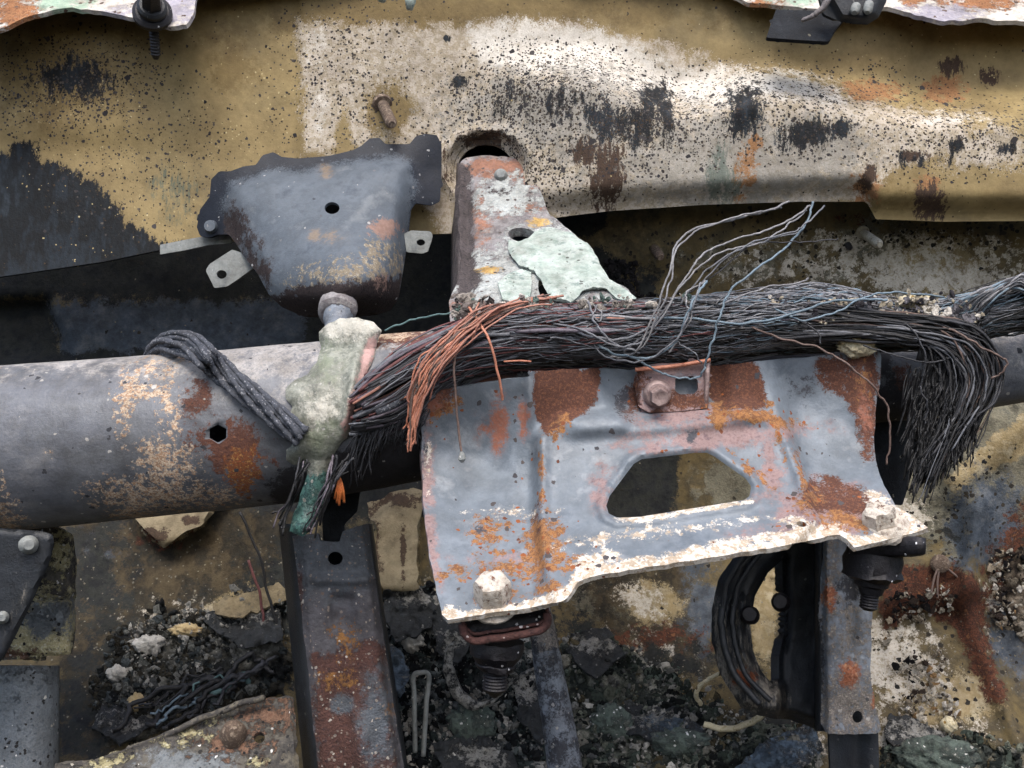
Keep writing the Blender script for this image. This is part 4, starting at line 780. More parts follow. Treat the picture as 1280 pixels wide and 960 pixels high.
rp = thing('channel_post', 'blue grey ash speckled post with an orange dimple under the bracket at right', 'post', (1065, 900, 0))
def rp_d(x, y):
    l = np.interp(y, [655, 916], [1026, 1028]); r = np.interp(y, [655, 916], [1090, 1102]); u = (x-l)/(r-l)
    return 20-(y-655)*.06+14*sm(u, .12, 0)+14*sm(u, .88, 1)-10*np.exp(-((x-(1070+(y-700)*.02))/10)**2)*sm(y, 740, 700)+10*np.exp(-((x-1064)/9)**2)*sm(y, 690, 720)*sm(y, 850, 790)-7*np.exp(-(((x-1063)/13)**2+((y-842)/18)**2))-8*sm(y, 895, 915)+2*fbm(x/20, y/30, 81)+fbm(x/7, y/7, 82)
sheet('face', [(1030, 655), (1070, 650), (1088, 680), (1090, 760), (1088, 850), (1094, 880), (1102, 912), (1096, 917), (1034, 917), (1026, 905), (1027, 860), (1024, 760)], rp_d, M_post2, rp, step=4, thick=5, jit=2, holes=[ell(1072, 896, 6.5, 7.5)],
    fields=dict(ash=F(('e', 1062, 880, 50, 40, 0, .9), ('e', 1060, 790, 40, 60, 0, .55), ('e', 1040, 700, 12, 60, 0, .6), ('e', 1055, 765, 20, 8, 0, .8)), rust=F(('e', 1063, 842, 12, 16, 0, 1), ('e', 1036, 745, 9, 16, 0, .9), ('e', 1095, 870, 8, 16, 0, .8)), char_shade=F(('e', 1062, 735, 16, 24, 0, .8), ('e', 1024, 850, 6, 60, 0, .9))))
loft('side_wall', np.stack([P(np.array([1027, 1022, 1020]), np.full(3, y), np.array([34, 80, 140])-(y-655)*.06) for y in np.linspace(655, 914, 30)]), M_black, rp, thick=4)
sheet('hole_shade', [(1040, 870), (1090, 870), (1092, 912), (1042, 912)], 50, M_void, rp, step=8, thick=4)  # another added dark sheet, making this hole look shaded inside
sheet('foot', [(1036, 910), (1098, 912), (1100, 1010), (1040, 1010)], lambda x, y: 20+14*np.exp(-((x-1068)/16)**2), M_black, rp, step=5, thick=5)

rg = thing('ring_bracket', 'charred black curved ring bracket beside the blue grey post', 'bracket', (950, 880, 100))
ro = [(1034, 640), (990, 645), (950, 664), (920, 690), (898, 725), (889, 765), (890, 805), (900, 842), (914, 866), (926, 884), (950, 896), (990, 900), (1020, 912), (1034, 915), (1034, 760)]
rh = [(978, 700), (960, 716), (944, 744), (938, 780), (941, 812), (951, 838), (966, 856), (974, 848), (974, 820), (980, 790), (981, 760), (978, 730)]
def rg_d(x, y):
    s = sdist(ro, x, y); h = -sdist(rh, x, y)
    d = 120-26*sm(s, 0, 14)+20*sm(h, 12, 0)+np.where(x > 972, 40, 0)*sm(x, 968, 984)
    rr = np.hypot((x-985)/1.0, (y-785)/1.25)
    d = d+4*np.sin(rr/2.6)*sm(x, 960, 930)*sm(y, 700, 760)
    return d-(y-780)*.25*sm(y, 780, 880)+3*fbm(x/20, y/30, 91)
sheet('ring', ro, rg_d, M_black, rg, step=4, thick=12, jit=2, holes=[rh], fields=dict(pale=F(('e', 905, 815, 9, 50, -8, .95), ('e', 925, 850, 30, 30, 0, .7), ('e', 950, 870, 30, 20, 0, .7), ('e', 930, 800, 20, 60, 0, .45)), rust=F(('e', 931, 848, 14, 12))))
for oo, rr_ in (((0, 0), 4.5), ((14, 4), 3.5)):
    wire('rib', [(1000+oo[0], 652+oo[1], 92), (950+oo[0], 676+oo[1], 90), (916+oo[0], 714+oo[1], 88), (902+oo[0], 765, 86), (906+oo[0], 810, 78), (922+oo[0], 848, 68), (950+oo[0], 880-oo[1], 60)], rr_, M_black, rg, wob=2, n=12)
for (x, y) in ((937, 768), (975, 752)): lathe('lug', (x, y, 70), (x+1, y+1, 100), [(0, 8), (.2, 11), (1, 12)], M_dark, rg, 16, rough=1)

rod = thing('steel_rod', 'round grey steel rod standing in the rubble below the left mount', 'rod', (690, 900, -20))
c = wirepts([(674, 765, 10), (680, 800, 6), (690, 860, 0), (702, 930, -10), (712, 1010, -20)], 12)
V, Fc = tube_geo(P(c[:, 0], c[:, 1], c[:, 2]), np.linspace(15, 23, len(c))*U, 24); cc_ = (V[:, 2]/U)
mesh('shaft', V, Fc, M_post2, rod, fields=dict(ash=np.where(cc_ > -330, .8, .2), char_shade=np.clip(.5+(-(cc_)-330)/260, .2, .56)*.9))
lathe('stub_cap', (672, 745, 12), (676, 790, 8), [(0, 12), (.4, 15), (1, 17)], M_ped, rod, 20, rough=2.5)

lv = thing('lever_plate', 'dark blue black flat lever plate with a bolt, left edge of the photo', 'lever', (20, 740, -60))
lvo = [(-120, 650), (52, 664), (66, 668), (68, 680), (62, 702), (44, 744), (22, 790), (4, 824), (-30, 850), (-120, 860)]
sheet('plate', lvo, lambda x, y: -66-6*sm(sdist(lvo, x, y), 0, 5)+1.5*fbm(x/40, y/40, 95), M_black, lv, step=5, thick=12, fields=dict(pale=F(('e', 20, 760, 10, 60, 20, .3))))
lathe('bolt', (36, 681, -74), (36, 681, -84), [(0, 12), (.5, 11), (1, 6)], M_tab, lv, 20, rough=.6)
lathe('bolt', (3, 772, -74), (3, 772, -84), [(0, 8), (.5, 8), (1, 4)], M_tab, lv, 18, rough=.6)
bc = thing('crusted_column', 'ash crusted box column behind the lever plate, lower left', 'column', (50, 820, 90))
def bc_d(x, y):
    return 84+26*sm(x, 84, 96)-(y-700)*.08+10*np.exp(-((y-748)/3)**2)+14*sm(y, 816, 822)*sm(y, 834, 828)+3*fbm(x/16, y/16, 96)+np.where(y > 820, -10, 0)
sheet('upper_box', [(-120, 655), (70, 660), (92, 668), (96, 700), (94, 770), (94, 800), (90, 818), (40, 822), (-120, 834)], bc_d, M_crust, bc, step=4, thick=8, jit=2.5,
    fields=dict(lemon=F(('e', 88, 775, 12, 24), ('e', 40, 800, 50, 34, 0, .95), ('e', 60, 750, 40, 20, 0, .8), ('e', 80, 690, 26, 30, 0, .75)), slate=F(('e', 65, 770, 30, 26)), rust=F(('e', 20, 816, 30, 8, 0, .8))))
gg = np.linspace(0, math.pi, 18); ys_ = np.linspace(832, 1010, 26)
loft('lower_sleeve', np.stack([P(-40+(1-np.cos(gg))*56, np.full(18, y), 110-np.sin(gg)*60-(y-832)*.1) for y in ys_]), M_crust, bc, thick=5,
    fields=dict(slate=np.full(18*26, .95), lemon=np.repeat(np.interp(ys_, [832, 860], [.62, .2]), 18)))
tr = thing('rusty_tray', 'rusty ash covered tray edge with a bolt along the bottom left', 'tray', (260, 930, 20))
tro = [(70, 955), (120, 950), (190, 925), (260, 896), (300, 880), (362, 870), (372, 1010), (60, 1010)]
sheet('floor_plate', tro, lambda x, y: 40-(y-900)*.9+6*sm(sdist(tro, x, y), 7, 0)*-1+4*fbm(x/22, y/22, 97), M_crust, tr, step=4, thick=8, jit=3,
    fields=dict(rust=F(('e', 340, 892, 36, 20, 0, .85), ('e', 290, 930, 50, 30, 0, .6)), lemon=F(('e', 240, 915, 50, 16, -20, .6), ('e', 130, 955, 40, 12, -20, .7), ('e', 322, 952, 12, 8, 0, .9)), slate=F(('e', 240, 955, 60, 20, 0, .9))), holes=[ell(324, 922, 7, 7)])
wire('rolled_edge', [(80, 962, 5), (140, 948, 10), (200, 922, 20), (262, 894, 30), (300, 880, 38), (330, 872, 40)], 4, M_crust, tr, wob=2)
lathe('bolt_head', (292, 922, 20), (292, 906, 2), [(0, 16), (.4, 16), (.8, 12), (1, 6)], M_studr, tr, 16, rough=2.5)

# ================================================================ wiring
def dpt(x, y, k): return (x, y, k)
hs_ = thing('wire_harness', 'burnt wire harness lying along the top of the beam from lump to right edge', 'wire harness', (860, 420, -80))
h_top = line([(440, 492), (460, 466), (490, 444), (520, 426), (560, 406), (600, 392), (640, 385), (720, 383), (800, 380), (860, 376), (920, 368), (980, 360), (1020, 358), (1060, 364), (1100, 374), (1150, 380), (1200, 370), (1240, 358), (1280, 346), (1400, 330)])
h_bot = line([(440, 548), (480, 547), (520, 526), (560, 490), (600, 468), (660, 457), (760, 456), (860, 455), (900, 450), (960, 440), (1040, 434), (1100, 436), (1160, 434), (1200, 430), (1280, 412), (1400, 396)])
def hpos(x, v, w):
    t, b = h_top(x), h_bot(x); y = t+(b-t)*v
    dep = np.interp(x, [440, 560, 900, 1400], [-104, -92, -78, -40])
    return x, y, dep+14-36*w*math.sqrt(max(0, 1-(2*min(max(v, 0), 1)-1)**2))+30*(.5-min(max(v, 0), 1))*-1*.6
# charred core that the strands lie on
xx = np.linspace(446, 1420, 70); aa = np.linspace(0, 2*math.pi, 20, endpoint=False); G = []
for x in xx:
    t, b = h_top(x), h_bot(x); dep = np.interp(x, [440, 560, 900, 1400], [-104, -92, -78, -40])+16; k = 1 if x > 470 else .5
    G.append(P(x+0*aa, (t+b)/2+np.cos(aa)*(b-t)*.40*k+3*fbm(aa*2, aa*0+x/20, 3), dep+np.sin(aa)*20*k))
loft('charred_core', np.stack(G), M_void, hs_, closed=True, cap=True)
nw = 0
GD = random.Random(5); GUIDES = [(.03+.94*j/15, GD.uniform(0, 99), GD.uniform(.72, 1.14), GD.uniform(.10, .26)) for j in range(16)]
def guide(j, x): g = GUIDES[j]; return g[0]+g[3]*float(fbm(np.array(x/150+g[1]), np.array(g[1]), 5, 2)), g[2]+.12*math.sin(x/60+g[1])
def hw(x0, x1, v0, w, r, m, drift=.5, seed=0, wob=1.2, sides=5):
    global nw
    n = max(5, int((x1-x0)/42)); c = []
    for i in range(n+1):
        x = x0+(x1-x0)*i/n
        j = min(15, max(0, int(v0*16))); gv, gw = guide(j, x); tw = x/70+seed
        v = gv+(.026*math.sin(tw)+.02*math.sin(seed*7.3))*1.3+drift*.14*float(fbm(np.array(x/120+seed*3.1), np.array(seed*1.7), 5, 2)); v = min(1.04, max(-.04, v))
        c.append(hpos(x, v, gw*w+.05*math.cos(tw)))
    nw += 1
    return wire('wire', c, r, m, hs_, n=5, wob=wob, sides=sides, seed=seed)
R_ = random.Random(11)
for k in range(70):                    # left half, strands with purple and maroon casts
    v = (k+.5)/70; x0 = R_.uniform(436, 462); x1 = R_.choice([R_.uniform(620, 820), R_.uniform(820, 1100)])
    m = R_.choice([W_purple, W_grey, W_char, W_mar, W_mar, W_cop2, W_purple, W_grey]) if v < .7 else R_.choice([W_char, W_purple, W_char, W_grey])
    hw(x0, x1, v, R_.uniform(.92, 1.04), R_.choice([1.4, 1.9, 2.4, 3.0]), m, .4, k, 1.4)
for k in range(78):                    # right half, paler above, black below
    v = (k+.5)/78; x0 = R_.uniform(640, 880); x1 = R_.uniform(1150, 1420)
    m = R_.choice([W_pale, W_grey, W_blue, W_blue, W_pale, W_char]) if v < .45 else R_.choice([W_black, W_char, W_blue, W_grey, W_brown, W_grey])
    hw(x0, x1, v, R_.uniform(.92, 1.04), R_.choice([.8, 1.1, 1.4, 1.9]), m, .6, 100+k, 3.6)
for k, (x0, x1, v, r) in enumerate([(640, 940, .3, 6), (470, 660, .6, 5), (760, 1240, .2, 4)]):
    c = [hpos(x0+(x1-x0)*i/8, v+.05*math.sin(i+k), .95) for i in range(9)]
    wire('braided_sleeve', c, r, W_sleeve if k < 1 else W_braid, hs_, n=6, sides=9, taper=.8)
# strands turning down at the right into a ragged end
for k in range(92):
    s = R_.random(); q = R_.random(); e = R_.uniform(-14, 14)
    x0 = R_.uniform(960, 1090)
    p0 = (x0, h_top(x0)+(h_bot(x0)-h_top(x0))*(.25+.6*(1-s)), -98)
    sp_ = R_.uniform(-8, 8)
    c = [p0, (1120+20*s+sp_, 424-26*s+sp_, -100-8*q), (1166+54*s+sp_, 442-30*s+sp_, -96-14*q), (1184+66*s+sp_*1.4, 478-18*s, -92-18*q), (1172+66*s+sp_, 530-22*s+e*.3, -86-22*q),
         (1140+(70*s+sp_+R_.uniform(-8, 8))*.9, 612-70*s+e*2.2, -80-26*q)]
    wire('wire', c, R_.choice([.9, 1.2, 1.6, 2.1]), R_.choice([W_black, W_black, W_char, W_char, W_brown if s > .5 else W_char, W_grey if q > .8 else W_black]), hs_, n=6, wob=5.5, sides=5, seed=300+k, taper=.7)
# matted hair-thin strands over the whole harness, too many to pick apart
def matted(name, m, n, xr, r0, r1, seed, span=(60, 260), cross=.16, lift=6):
    q = random.Random(seed); Vs, Fs, n0 = [], [], 0
    for k in range(n):
        x0 = q.uniform(*xr); L = q.uniform(*span); v0 = q.random(); v1 = v0+q.uniform(-cross, cross); c = []
        for i in range(6):
            t = i/5; x = x0+L*t; v = (guide(min(15, int(v0*16)), x)[0]+q.uniform(-.01, .01) if k % 3 else v0)+(v1-v0)*t+.07*math.sin(t*6+k); X, Y, D = hpos(x, min(max(v, -.06), 1.06), q.uniform(1.0, 1.15)); c.append((X, Y, D-q.uniform(0, lift)))
        c = wirepts(c, 5, 3.4, seed+k*.37); V, Fc = tube_geo(P(c[:, 0], c[:, 1], c[:, 2]), q.uniform(r0, r1)*U, 4, False); Vs.append(V); Fs += [tuple(i+n0 for i in f) for f in Fc]; n0 += len(V)
    o = mesh(name, np.vstack(Vs), Fs, m, hs_); o['kind'] = 'stuff'
matted('matted_strands', W_black, 150, (700, 1220), .5, 1.1, 1)
matted('matted_strands', W_grey, 230, (640, 1260), .4, .9, 2)
matted('matted_strands', W_pale, 170, (760, 1260), .4, .9, 3, cross=.2)
matted('matted_strands', W_blue, 90, (780, 1240), .4, .9, 4)
matted('matted_strands', W_mar, 30, (470, 800), .5, 1.0, 5, cross=.2)
matted('matted_strands', W_char, 50, (450, 760), .5, 1.0, 6, cross=.1)
matted('matted_strands', W_grey, 70, (450, 720), .6, 1.1, 8, cross=.08)
# fused black clump inside the drooping end
cc = catmull([(1150, 436, -86), (1200, 452, -84), (1212, 490, -82), (1196, 530, -80), (1168, 576, -78), (1146, 602, -76)], 8); G = []
for i, c_ in enumerate(cc):
    t = i/(len(cc)-1); hw_ = np.interp(t, [0, .3, .7, 1], [16, 24, 22, 6]); tg = cc[min(i+1, len(cc)-1)]-cc[max(i-1, 0)]; nn = np.array([-tg[1], tg[0]]); nn /= np.linalg.norm(nn)
    G.append(P(c_[0]+nn[0]*np.cos(aa)*hw_+3*fbm(aa*2, aa*0+i*.4, 5), c_[1]+nn[1]*np.cos(aa)*hw_+3*fbm(aa*2, aa*0+i*.4, 6), c_[2]+np.sin(aa)*14))
loft('charred_clump', np.stack(G), W_black, hs_, closed=True, cap=True)
fr = []                                                             # fine fray at the cut end, one mesh
Vs, Fs, n0 = [], [], 0
for k in range(620):
    s = R_.random(); x = 1140+78*s+R_.uniform(-16, 12); y = 590-52*s+R_.uniform(-110, 16)
    c = wirepts([(x+8, y-26, -96+R_.uniform(-16, 16)), (x+3, y-8, -98), (x-3+R_.uniform(-7, 7), y+12+R_.uniform(0, 12), -96+R_.uniform(-10, 16))], 4, 2, k)
    V, Fc = tube_geo(P(c[:, 0], c[:, 1], c[:, 2]), R_.uniform(.6, 1.2)*U, 4); Vs.append(V); Fs += [tuple(i+n0 for i in f) for f in Fc]; n0 += len(V)
fy = mesh('frayed_ends', np.vstack(Vs), Fs, W_black, hs_); fy['kind'] = 'stuff'
# hairlike strands below the left end of the harness
Vs, Fs, n0 = [], [], 0
for k in range(60):
    x = R_.uniform(430, 528); y = np.interp(x, [408, 440, 530], [566, 552, 520]); L = R_.uniform(10, 58)*(.7 if x > 480 else 1)
    c = wirepts([(x+8, y-10, -104), (x+R_.uniform(-4, 4), y+L*.4, -100), (x-4+R_.uniform(-10, 8), y+L, -92+R_.uniform(-6, 20))], 5, 3, k)
    V, Fc = tube_geo(P(c[:, 0], c[:, 1], c[:, 2]), R_.uniform(.4, 1.1)*U, 4); Vs.append(V); Fs += [tuple(i+n0 for i in f) for f in Fc]; n0 += len(V)
fy = mesh('frayed_ends', np.vstack(Vs), Fs, W_char, hs_); fy['kind'] = 'stuff'
# curl at the far right
for k in range(26):
    u = k/26; a = R_.uniform(-4, 4)
    wire('wire', [(1180+50*u, 405-10*u+a, -80), (1196+50*u, 380-6*u+a, -92), (1224+44*u, 366-10*u+a, -96), (1256+30*u, 356+10*u*a*.3, -90), (1310, 344+60*u+a, -84), (1380, 336+60*u, -80)], R_.choice([1.1, 1.5, 1.9]), R_.choice([W_pale, W_grey, W_char, W_blue]), hs_, n=6, wob=2, sides=5, seed=500+k)
loose = [  # single wires rising to the upper right and looping below
    ([(760, 446, -100), (796, 438, -118), (818, 392, -124), (836, 345, -120), (843, 308, -110), (872, 284, -96), (925, 272, -80), (960, 264, -70), (986, 253, -60)], 1.7, W_pale),
    ([(770, 448, -100), (800, 436, -120), (822, 394, -126), (839, 350, -122), (846, 312, -112), (876, 287, -98), (928, 270, -84), (965, 262, -70), (978, 258, -60)], 1.5, W_pale),
    ([(780, 440, -110), (822, 404, -122), (848, 360, -118), (880, 318, -104), (915, 300, -92), (960, 287, -80), (1000, 266, -70), (1012, 256, -66)], 1.6, W_pale),
    ([(800, 430, -112), (838, 376, -120), (866, 342, -112), (900, 316, -100), (950, 303, -90), (984, 282, -76), (1008, 262, -64)], 1.4, W_pale),
    ([(850, 380, -110), (884, 338, -104), (930, 308, -96), (990, 290, -84), (1010, 276, -72), (1031, 258, -60)], 1.4, W_grey),
    ([(862, 366, -100), (910, 330, -96), (940, 306, -90), (980, 302, -84), (1010, 304, -80), (1048, 299, -70)], 1.0, W_char),
    ([(870, 360, -104), (920, 314, -96), (960, 300, -84), (1000, 290, -70)], 1.2, W_grey),
    ([(1016, 252, -54), (1008, 276, -64), (996, 296, -76), (972, 318, -90), (940, 340, -104), (912, 366, -112), (900, 396, -118), (890, 426, -116), (883, 452, -110), (876, 468, -106), (860, 473, -104), (834, 470, -104), (806, 456, -104), (780, 440, -100)], 1.8, W_blue),
    ([(884, 350, -108), (868, 372, -122), (858, 398, -124), (846, 424, -122), (820, 444, -118), (780, 446, -112), (744, 430, -108), (720, 400, -104)], 2.0, W_blue),
    ([(876, 352, -108), (866, 380, -124), (852, 414, -126), (826, 440, -122), (790, 452, -112), (750, 440, -108), (736, 400, -108)], 1.6, W_grey),
    ([(700, 412, -112), (740, 420, -122), (780, 424, -120), (812, 410, -118), (830, 396, -112)], 2.0, W_grey),
    ([(690, 404, -112), (736, 416, -124), (772, 432, -124), (806, 424, -118), (836, 400, -110)], 1.6, W_grey),
    ([(736, 378, -96), (742, 398, -116), (748, 410, -122), (770, 430, -122), (800, 440, -116)], 1.9, W_grey),
    ([(740, 380, -96), (752, 392, -112), (750, 402, -118), (742, 394, -114), (745, 382, -104)], 1.3, W_pale),
    ([(880, 352, -104), (858, 366, -116), (858, 380, -122), (864, 396, -122), (850, 420, -118), (836, 440, -112)], 1.4, W_pale),
    ([(845, 426, -112), (860, 436, -118), (872, 446, -116), (878, 456, -110)], 1.2, W_grey),
    ([(940, 410, -104), (980, 424, -114), (1020, 434, -122), (1060, 456, -128), (1090, 482, -128), (1108, 506, -124), (1112, 540, -118), (1108, 582, -112)], 1.6, W_brown),
    ([(1000, 402, -104), (1020, 414, -116), (1026, 430, -120)], 1.5, W_char),
    ([(1104, 390, -100), (1140, 412, -112), (1158, 446, -118), (1152, 476, -112), (1152, 492, -112), (1160, 508, -110), (1156, 530, -106)], 1.4, W_char),
    ([(1080, 430, -104), (1110, 442, -112), (1150, 452, -112), (1190, 448, -108)], 1.3, W_char),
    ([(1170, 404, -104), (1210, 424, -116), (1236, 440, -118), (1258, 452, -114), (1252, 466, -110), (1240, 474, -108)], 1.8, W_brown),
    ([(960, 380, -100), (1000, 400, -112), (1040, 392, -112), (1080, 372, -108), (1120, 366, -104), (1180, 372, -100)], 1.6, W_blue),
    ([(760, 400, -104), (860, 398, -116), (940, 404, -118), (990, 392, -116), (1050, 376, -110), (1110, 374, -108)], 2.0, W_blue),
    ([(900, 380, -100), (950, 362, -104), (1000, 352, -100), (1010, 346, -98)], 1.4, W_pale),
    ([(482, 413, -80), (506, 403, -84), (540, 395, -88), (580, 390, -90), (604, 386, -90)], 1.5, W_teal),
]
for k, (c, r, m) in enumerate(loose): wire('loose_wire', c, r*.8, m, hs_, n=9, wob=3.2, sides=6, seed=700+k)
cw = thing('copper_wires', 'bright copper strands fanned over the left end of the harness', 'copper wires', (590, 420, -110))
for k in range(22):
    u = k/21; a = R_.uniform(-10, 10); b = R_.uniform(-10, 10); e = R_.uniform(-16, 44); f_ = R_.random()
    wire('strand', [(700-40*u+a, 370+8*u+b*.5, -84), (660-24*u+b, 376+8*u, -98), (616-26*u+a, 388+16*u+b, -122), (574-20*u+a+b, 420+14*u, -138), (546-16*u+a, 456+b*1.4, -140), (526-8*u+b, 492+a, -134), (522-12*f_, 512+e*.7, -126), (520-14*f_+b*.3, 520+e, -122)],
         R_.choice([.9, 1.2, 1.5]), R_.choice([W_cop, W_cop, W_cop2, W_brown]), cw, n=7, wob=2.4, seed=900+k)
for c in ([(664, 376, -96), (626, 384, -124), (600, 404, -134), (588, 428, -132)], [(650, 372, -90), (610, 392, -126), (584, 410, -136), (560, 414, -130)], [(690, 380, -96), (650, 386, -120), (610, 410, -132), (560, 452, -136), (536, 500, -126)], [(600, 374, -90), (590, 398, -126), (572, 412, -134), (552, 450, -136)]):
    wire('strand', c, 1.2, W_cop2, cw, n=8, wob=2)
wire('strand', [(606, 380, -100), (594, 392, -122), (574, 424, -136), (568, 456, -134), (570, 500, -126), (574, 545, -122), (577, 566, -122)], 1.6, W_brown, cw, n=9, wob=1)
lathe('solder_bead', (577, 564, -124), (578, 578, -124), [(0, 1.5), (.3, 4), (.7, 5), (1, 2)], M_tab, cw, 12, rough=1)
wire('strand', [(586, 384, -100), (594, 396, -122), (610, 422, -136), (620, 456, -132), (626, 484, -124), (628, 500, -116)], 1.7, W_cop, cw, n=9, wob=1)
wire('strand', [(500, 500, -118), (514, 494, -124), (530, 492, -124)], 1.2, W_cop, cw, n=6)
wire('strand', [(630, 452, -112), (650, 451, -118), (664, 452, -116)], 1.2, W_cop, cw, n=6)
for k in range(5): wire('strand', [(424, 596, -104), (421+k*2, 612, -106), (418+k*3, 624+k%3*4, -100)], 1.6, M_pumpkin, cw, n=5, wob=1, seed=k)

# braided bundle crossing the tube
bb = thing('braided_cable_bundle', 'twisted grey braided cables lying across the tube left of the melted lump', 'cable bundle', (280, 470, -80))
path = catmull([(188, 450, 34), (198, 437, -10), (212, 431, -40), (236, 431, -66), (262, 450, -96), (288, 474, 0), (318, 498, 0), (350, 524, 0), (378, 546, 0)], 8)
for i in range(len(path)):
    if path[i, 0] > 262: path[i, 2] = beam_front(path[i, 0], path[i, 1])-15
sm_ = np.convolve(np.pad(path[:, 2], 4, 'edge'), np.ones(9)/9, 'valid'); path[:, 2] = np.where(path[:, 0] > 225, np.minimum(sm_, path[:, 2]+4), path[:, 2])
T = np.gradient(path[:, :2], axis=0); T /= np.linalg.norm(T, axis=1)[:, None]; Nn = np.stack([-T[:, 1], T[:, 0]], -1); tt = np.linspace(0, 1, len(path))
for k in range(15):
    ph = k/15*2*math.pi*2.4; rad = (3 if k < 4 else 7.5 if k < 9 else 12)
    wd = np.interp(tt, [0, .1, .3, .6, 1], [.6, .9, 1.25, 1.1, 1.0])
    a = ph+tt*6.5; off = np.cos(a)*rad*wd; dd = np.sin(a)*rad*.75*wd
    c = np.stack([path[:, 0]+Nn[:, 0]*off, path[:, 1]+Nn[:, 1]*off, path[:, 2]+dd], -1)
    sV, sF = tube_geo(P(c[:, 0], c[:, 1], c[:, 2]), (3.6+.7*np.sin(tt*110+k*2))*U*.93, 8)
    mesh('cable', sV, sF, W_braid, bb)

# ================================================================ rubble
M_char2 = mat('charred_sheet', [(22, 24, 27), (40, 43, 46), (28, 31, 33), (56, 60, 64)], csc=.05, rough=.75, bump=1, bsc=.2,
    layers=[dict(ch='ash', cols=[(128, 128, 124), (168, 166, 160), (96, 98, 96)], amp=2.2, sc=.07, w=.1, csc=.2, rough=.95, h=.5, grain=.3),
            dict(ch='blue', cols=[(64, 80, 96), (92, 108, 122)], amp=1.8, sc=.06, w=.14, rough=.7, h=.2)], dots=[dict(cols=[(150, 148, 144), (90, 90, 90)], sc=.2, r=.5, p=.14)])
PH = (1+5**.5)/2
ICO = np.array([(-1, PH, 0), (1, PH, 0), (-1, -PH, 0), (1, -PH, 0), (0, -1, PH), (0, 1, PH), (0, -1, -PH), (0, 1, -PH), (PH, 0, -1), (PH, 0, 1), (-PH, 0, -1), (-PH, 0, 1)])/1.902
ICF = np.array([(0, 11, 5), (0, 5, 1), (0, 1, 7), (0, 7, 10), (0, 10, 11), (1, 5, 9), (5, 11, 4), (11, 10, 2), (10, 7, 6), (7, 1, 8), (3, 9, 4), (3, 4, 2), (3, 2, 6), (3, 6, 8), (3, 8, 9), (4, 9, 5), (2, 4, 11), (6, 2, 10), (8, 6, 7), (9, 8, 1)])
def sub(V, F_):
    V = V.tolist(); mid = {}; out = []
    def m(a, b):
        k = (min(a, b), max(a, b))
        if k not in mid:
            p = (np.array(V[a])+np.array(V[b]))/2; V.append((p/np.linalg.norm(p)).tolist()); mid[k] = len(V)-1
        return mid[k]
    for a, b, c in F_:
        x, y, z = m(a, b), m(b, c), m(c, a); out += [(a, x, z), (b, y, x), (c, z, y), (x, y, z)]
    return np.array(V), np.array(out)
IC2, IF2 = sub(ICO, ICF); IC3, IF3 = sub(*sub(IC2, IF2))
def rubble(name, label, polys, n, pal, smin=1.2, smax=8, base=low_d, seed=0, lift=.3, parent=None, p=2.4, flat=.7, up=0):
    r = np.random.RandomState(seed); Vs, Fs, Cs, n0 = [], [], [], 0; palc = [srgb(c) for c in pal]
    for poly, share in polys:
        q = np.array(poly, float); x0, y0 = q.min(0); x1, y1 = q.max(0); m = int(n*share); X = r.uniform(x0, x1, m*4); Y = r.uniform(y0, y1, m*4)
        s = sdist(q, X, Y)+fbm(X/25, Y/25, seed)*30; cl_ = fbm(X/34, Y/34, seed+5)
        ok = (s > 0) & (cl_ > -.3); X, Y, cl_ = X[ok][:m], Y[ok][:m], cl_[ok][:m]; D = base(X, Y)
        pat = fbm(X/30, Y/30, seed+9)
        for i in range(len(X)):
            sz = smin+(smax-smin)*r.random_sample()**p; ic, fc = (IC2, IF2) if sz > 4 else (ICO, ICF)
            if r.random_sample() < .3:                       # flake of char or paint: a thin, ragged, bent slab
                m_ = 7; an_ = np.linspace(0, 6.283, m_, endpoint=False); rr = sz*r.uniform(.7, 2.0, m_)*1.1
                top = np.stack([np.cos(an_)*rr, np.zeros(m_), np.sin(an_)*rr*.7], -1); top[:, 1] = .35*top[:, 0]*r.uniform(-1, 1)+.05*top[:, 2]**2/sz
                ic = np.vstack([top, top*.98+[0, 1.6, 0]])/sz; fc = [(0, k, k+1) for k in range(1, m_-1)]+[(m_, m_+k+1, m_+k) for k in range(1, m_-1)]
                for k in range(m_): a_, b_ = k, (k+1) % m_; fc += [(a_, b_+m_, b_), (a_, a_+m_, b_+m_)]
                fc = np.array(fc)
            V = ic*(1+r.uniform(-.34, .34, (len(ic), 1)))*r.uniform(.4, 1.3, 3)*sz
            a = r.uniform(0, 6.28); ca, sa = math.cos(a), math.sin(a); V = V@np.array([[ca, 0, sa], [0, 1, 0], [-sa, 0, ca]]).T; V[:, 1] *= flat
            Vs.append(P(X[i], Y[i], D[i]-sz*lift-up*r.random_sample()-up*.5)+V*U); Fs.append(fc+n0); n0 += len(V)
            ci = int(np.clip((pat[i]*.9+.5+r.uniform(-.34, .34))*len(palc), 0, len(palc)-1)); c = np.array(palc[ci])*r.uniform(.6, 1.25); c[3] = 1
            Cs.append(np.tile(c, (len(V), 1)))
    V = np.vstack(Vs); o = mesh(name, V, np.vstack(Fs).tolist(), M_ashrub, parent, False)
    at = o.data.color_attributes.new('col', 'FLOAT_COLOR', 'POINT'); at.data.foreach_set('color', np.vstack(Cs).astype(np.float32).ravel())
    o['kind'] = 'stuff'
    if label: o['label'] = label
    return o
GR = [(28, 30, 32), (40, 43, 44), (54, 52, 46), (64, 70, 72), (84, 90, 92), (110, 112, 108), (70, 66, 56), (50, 50, 46)]
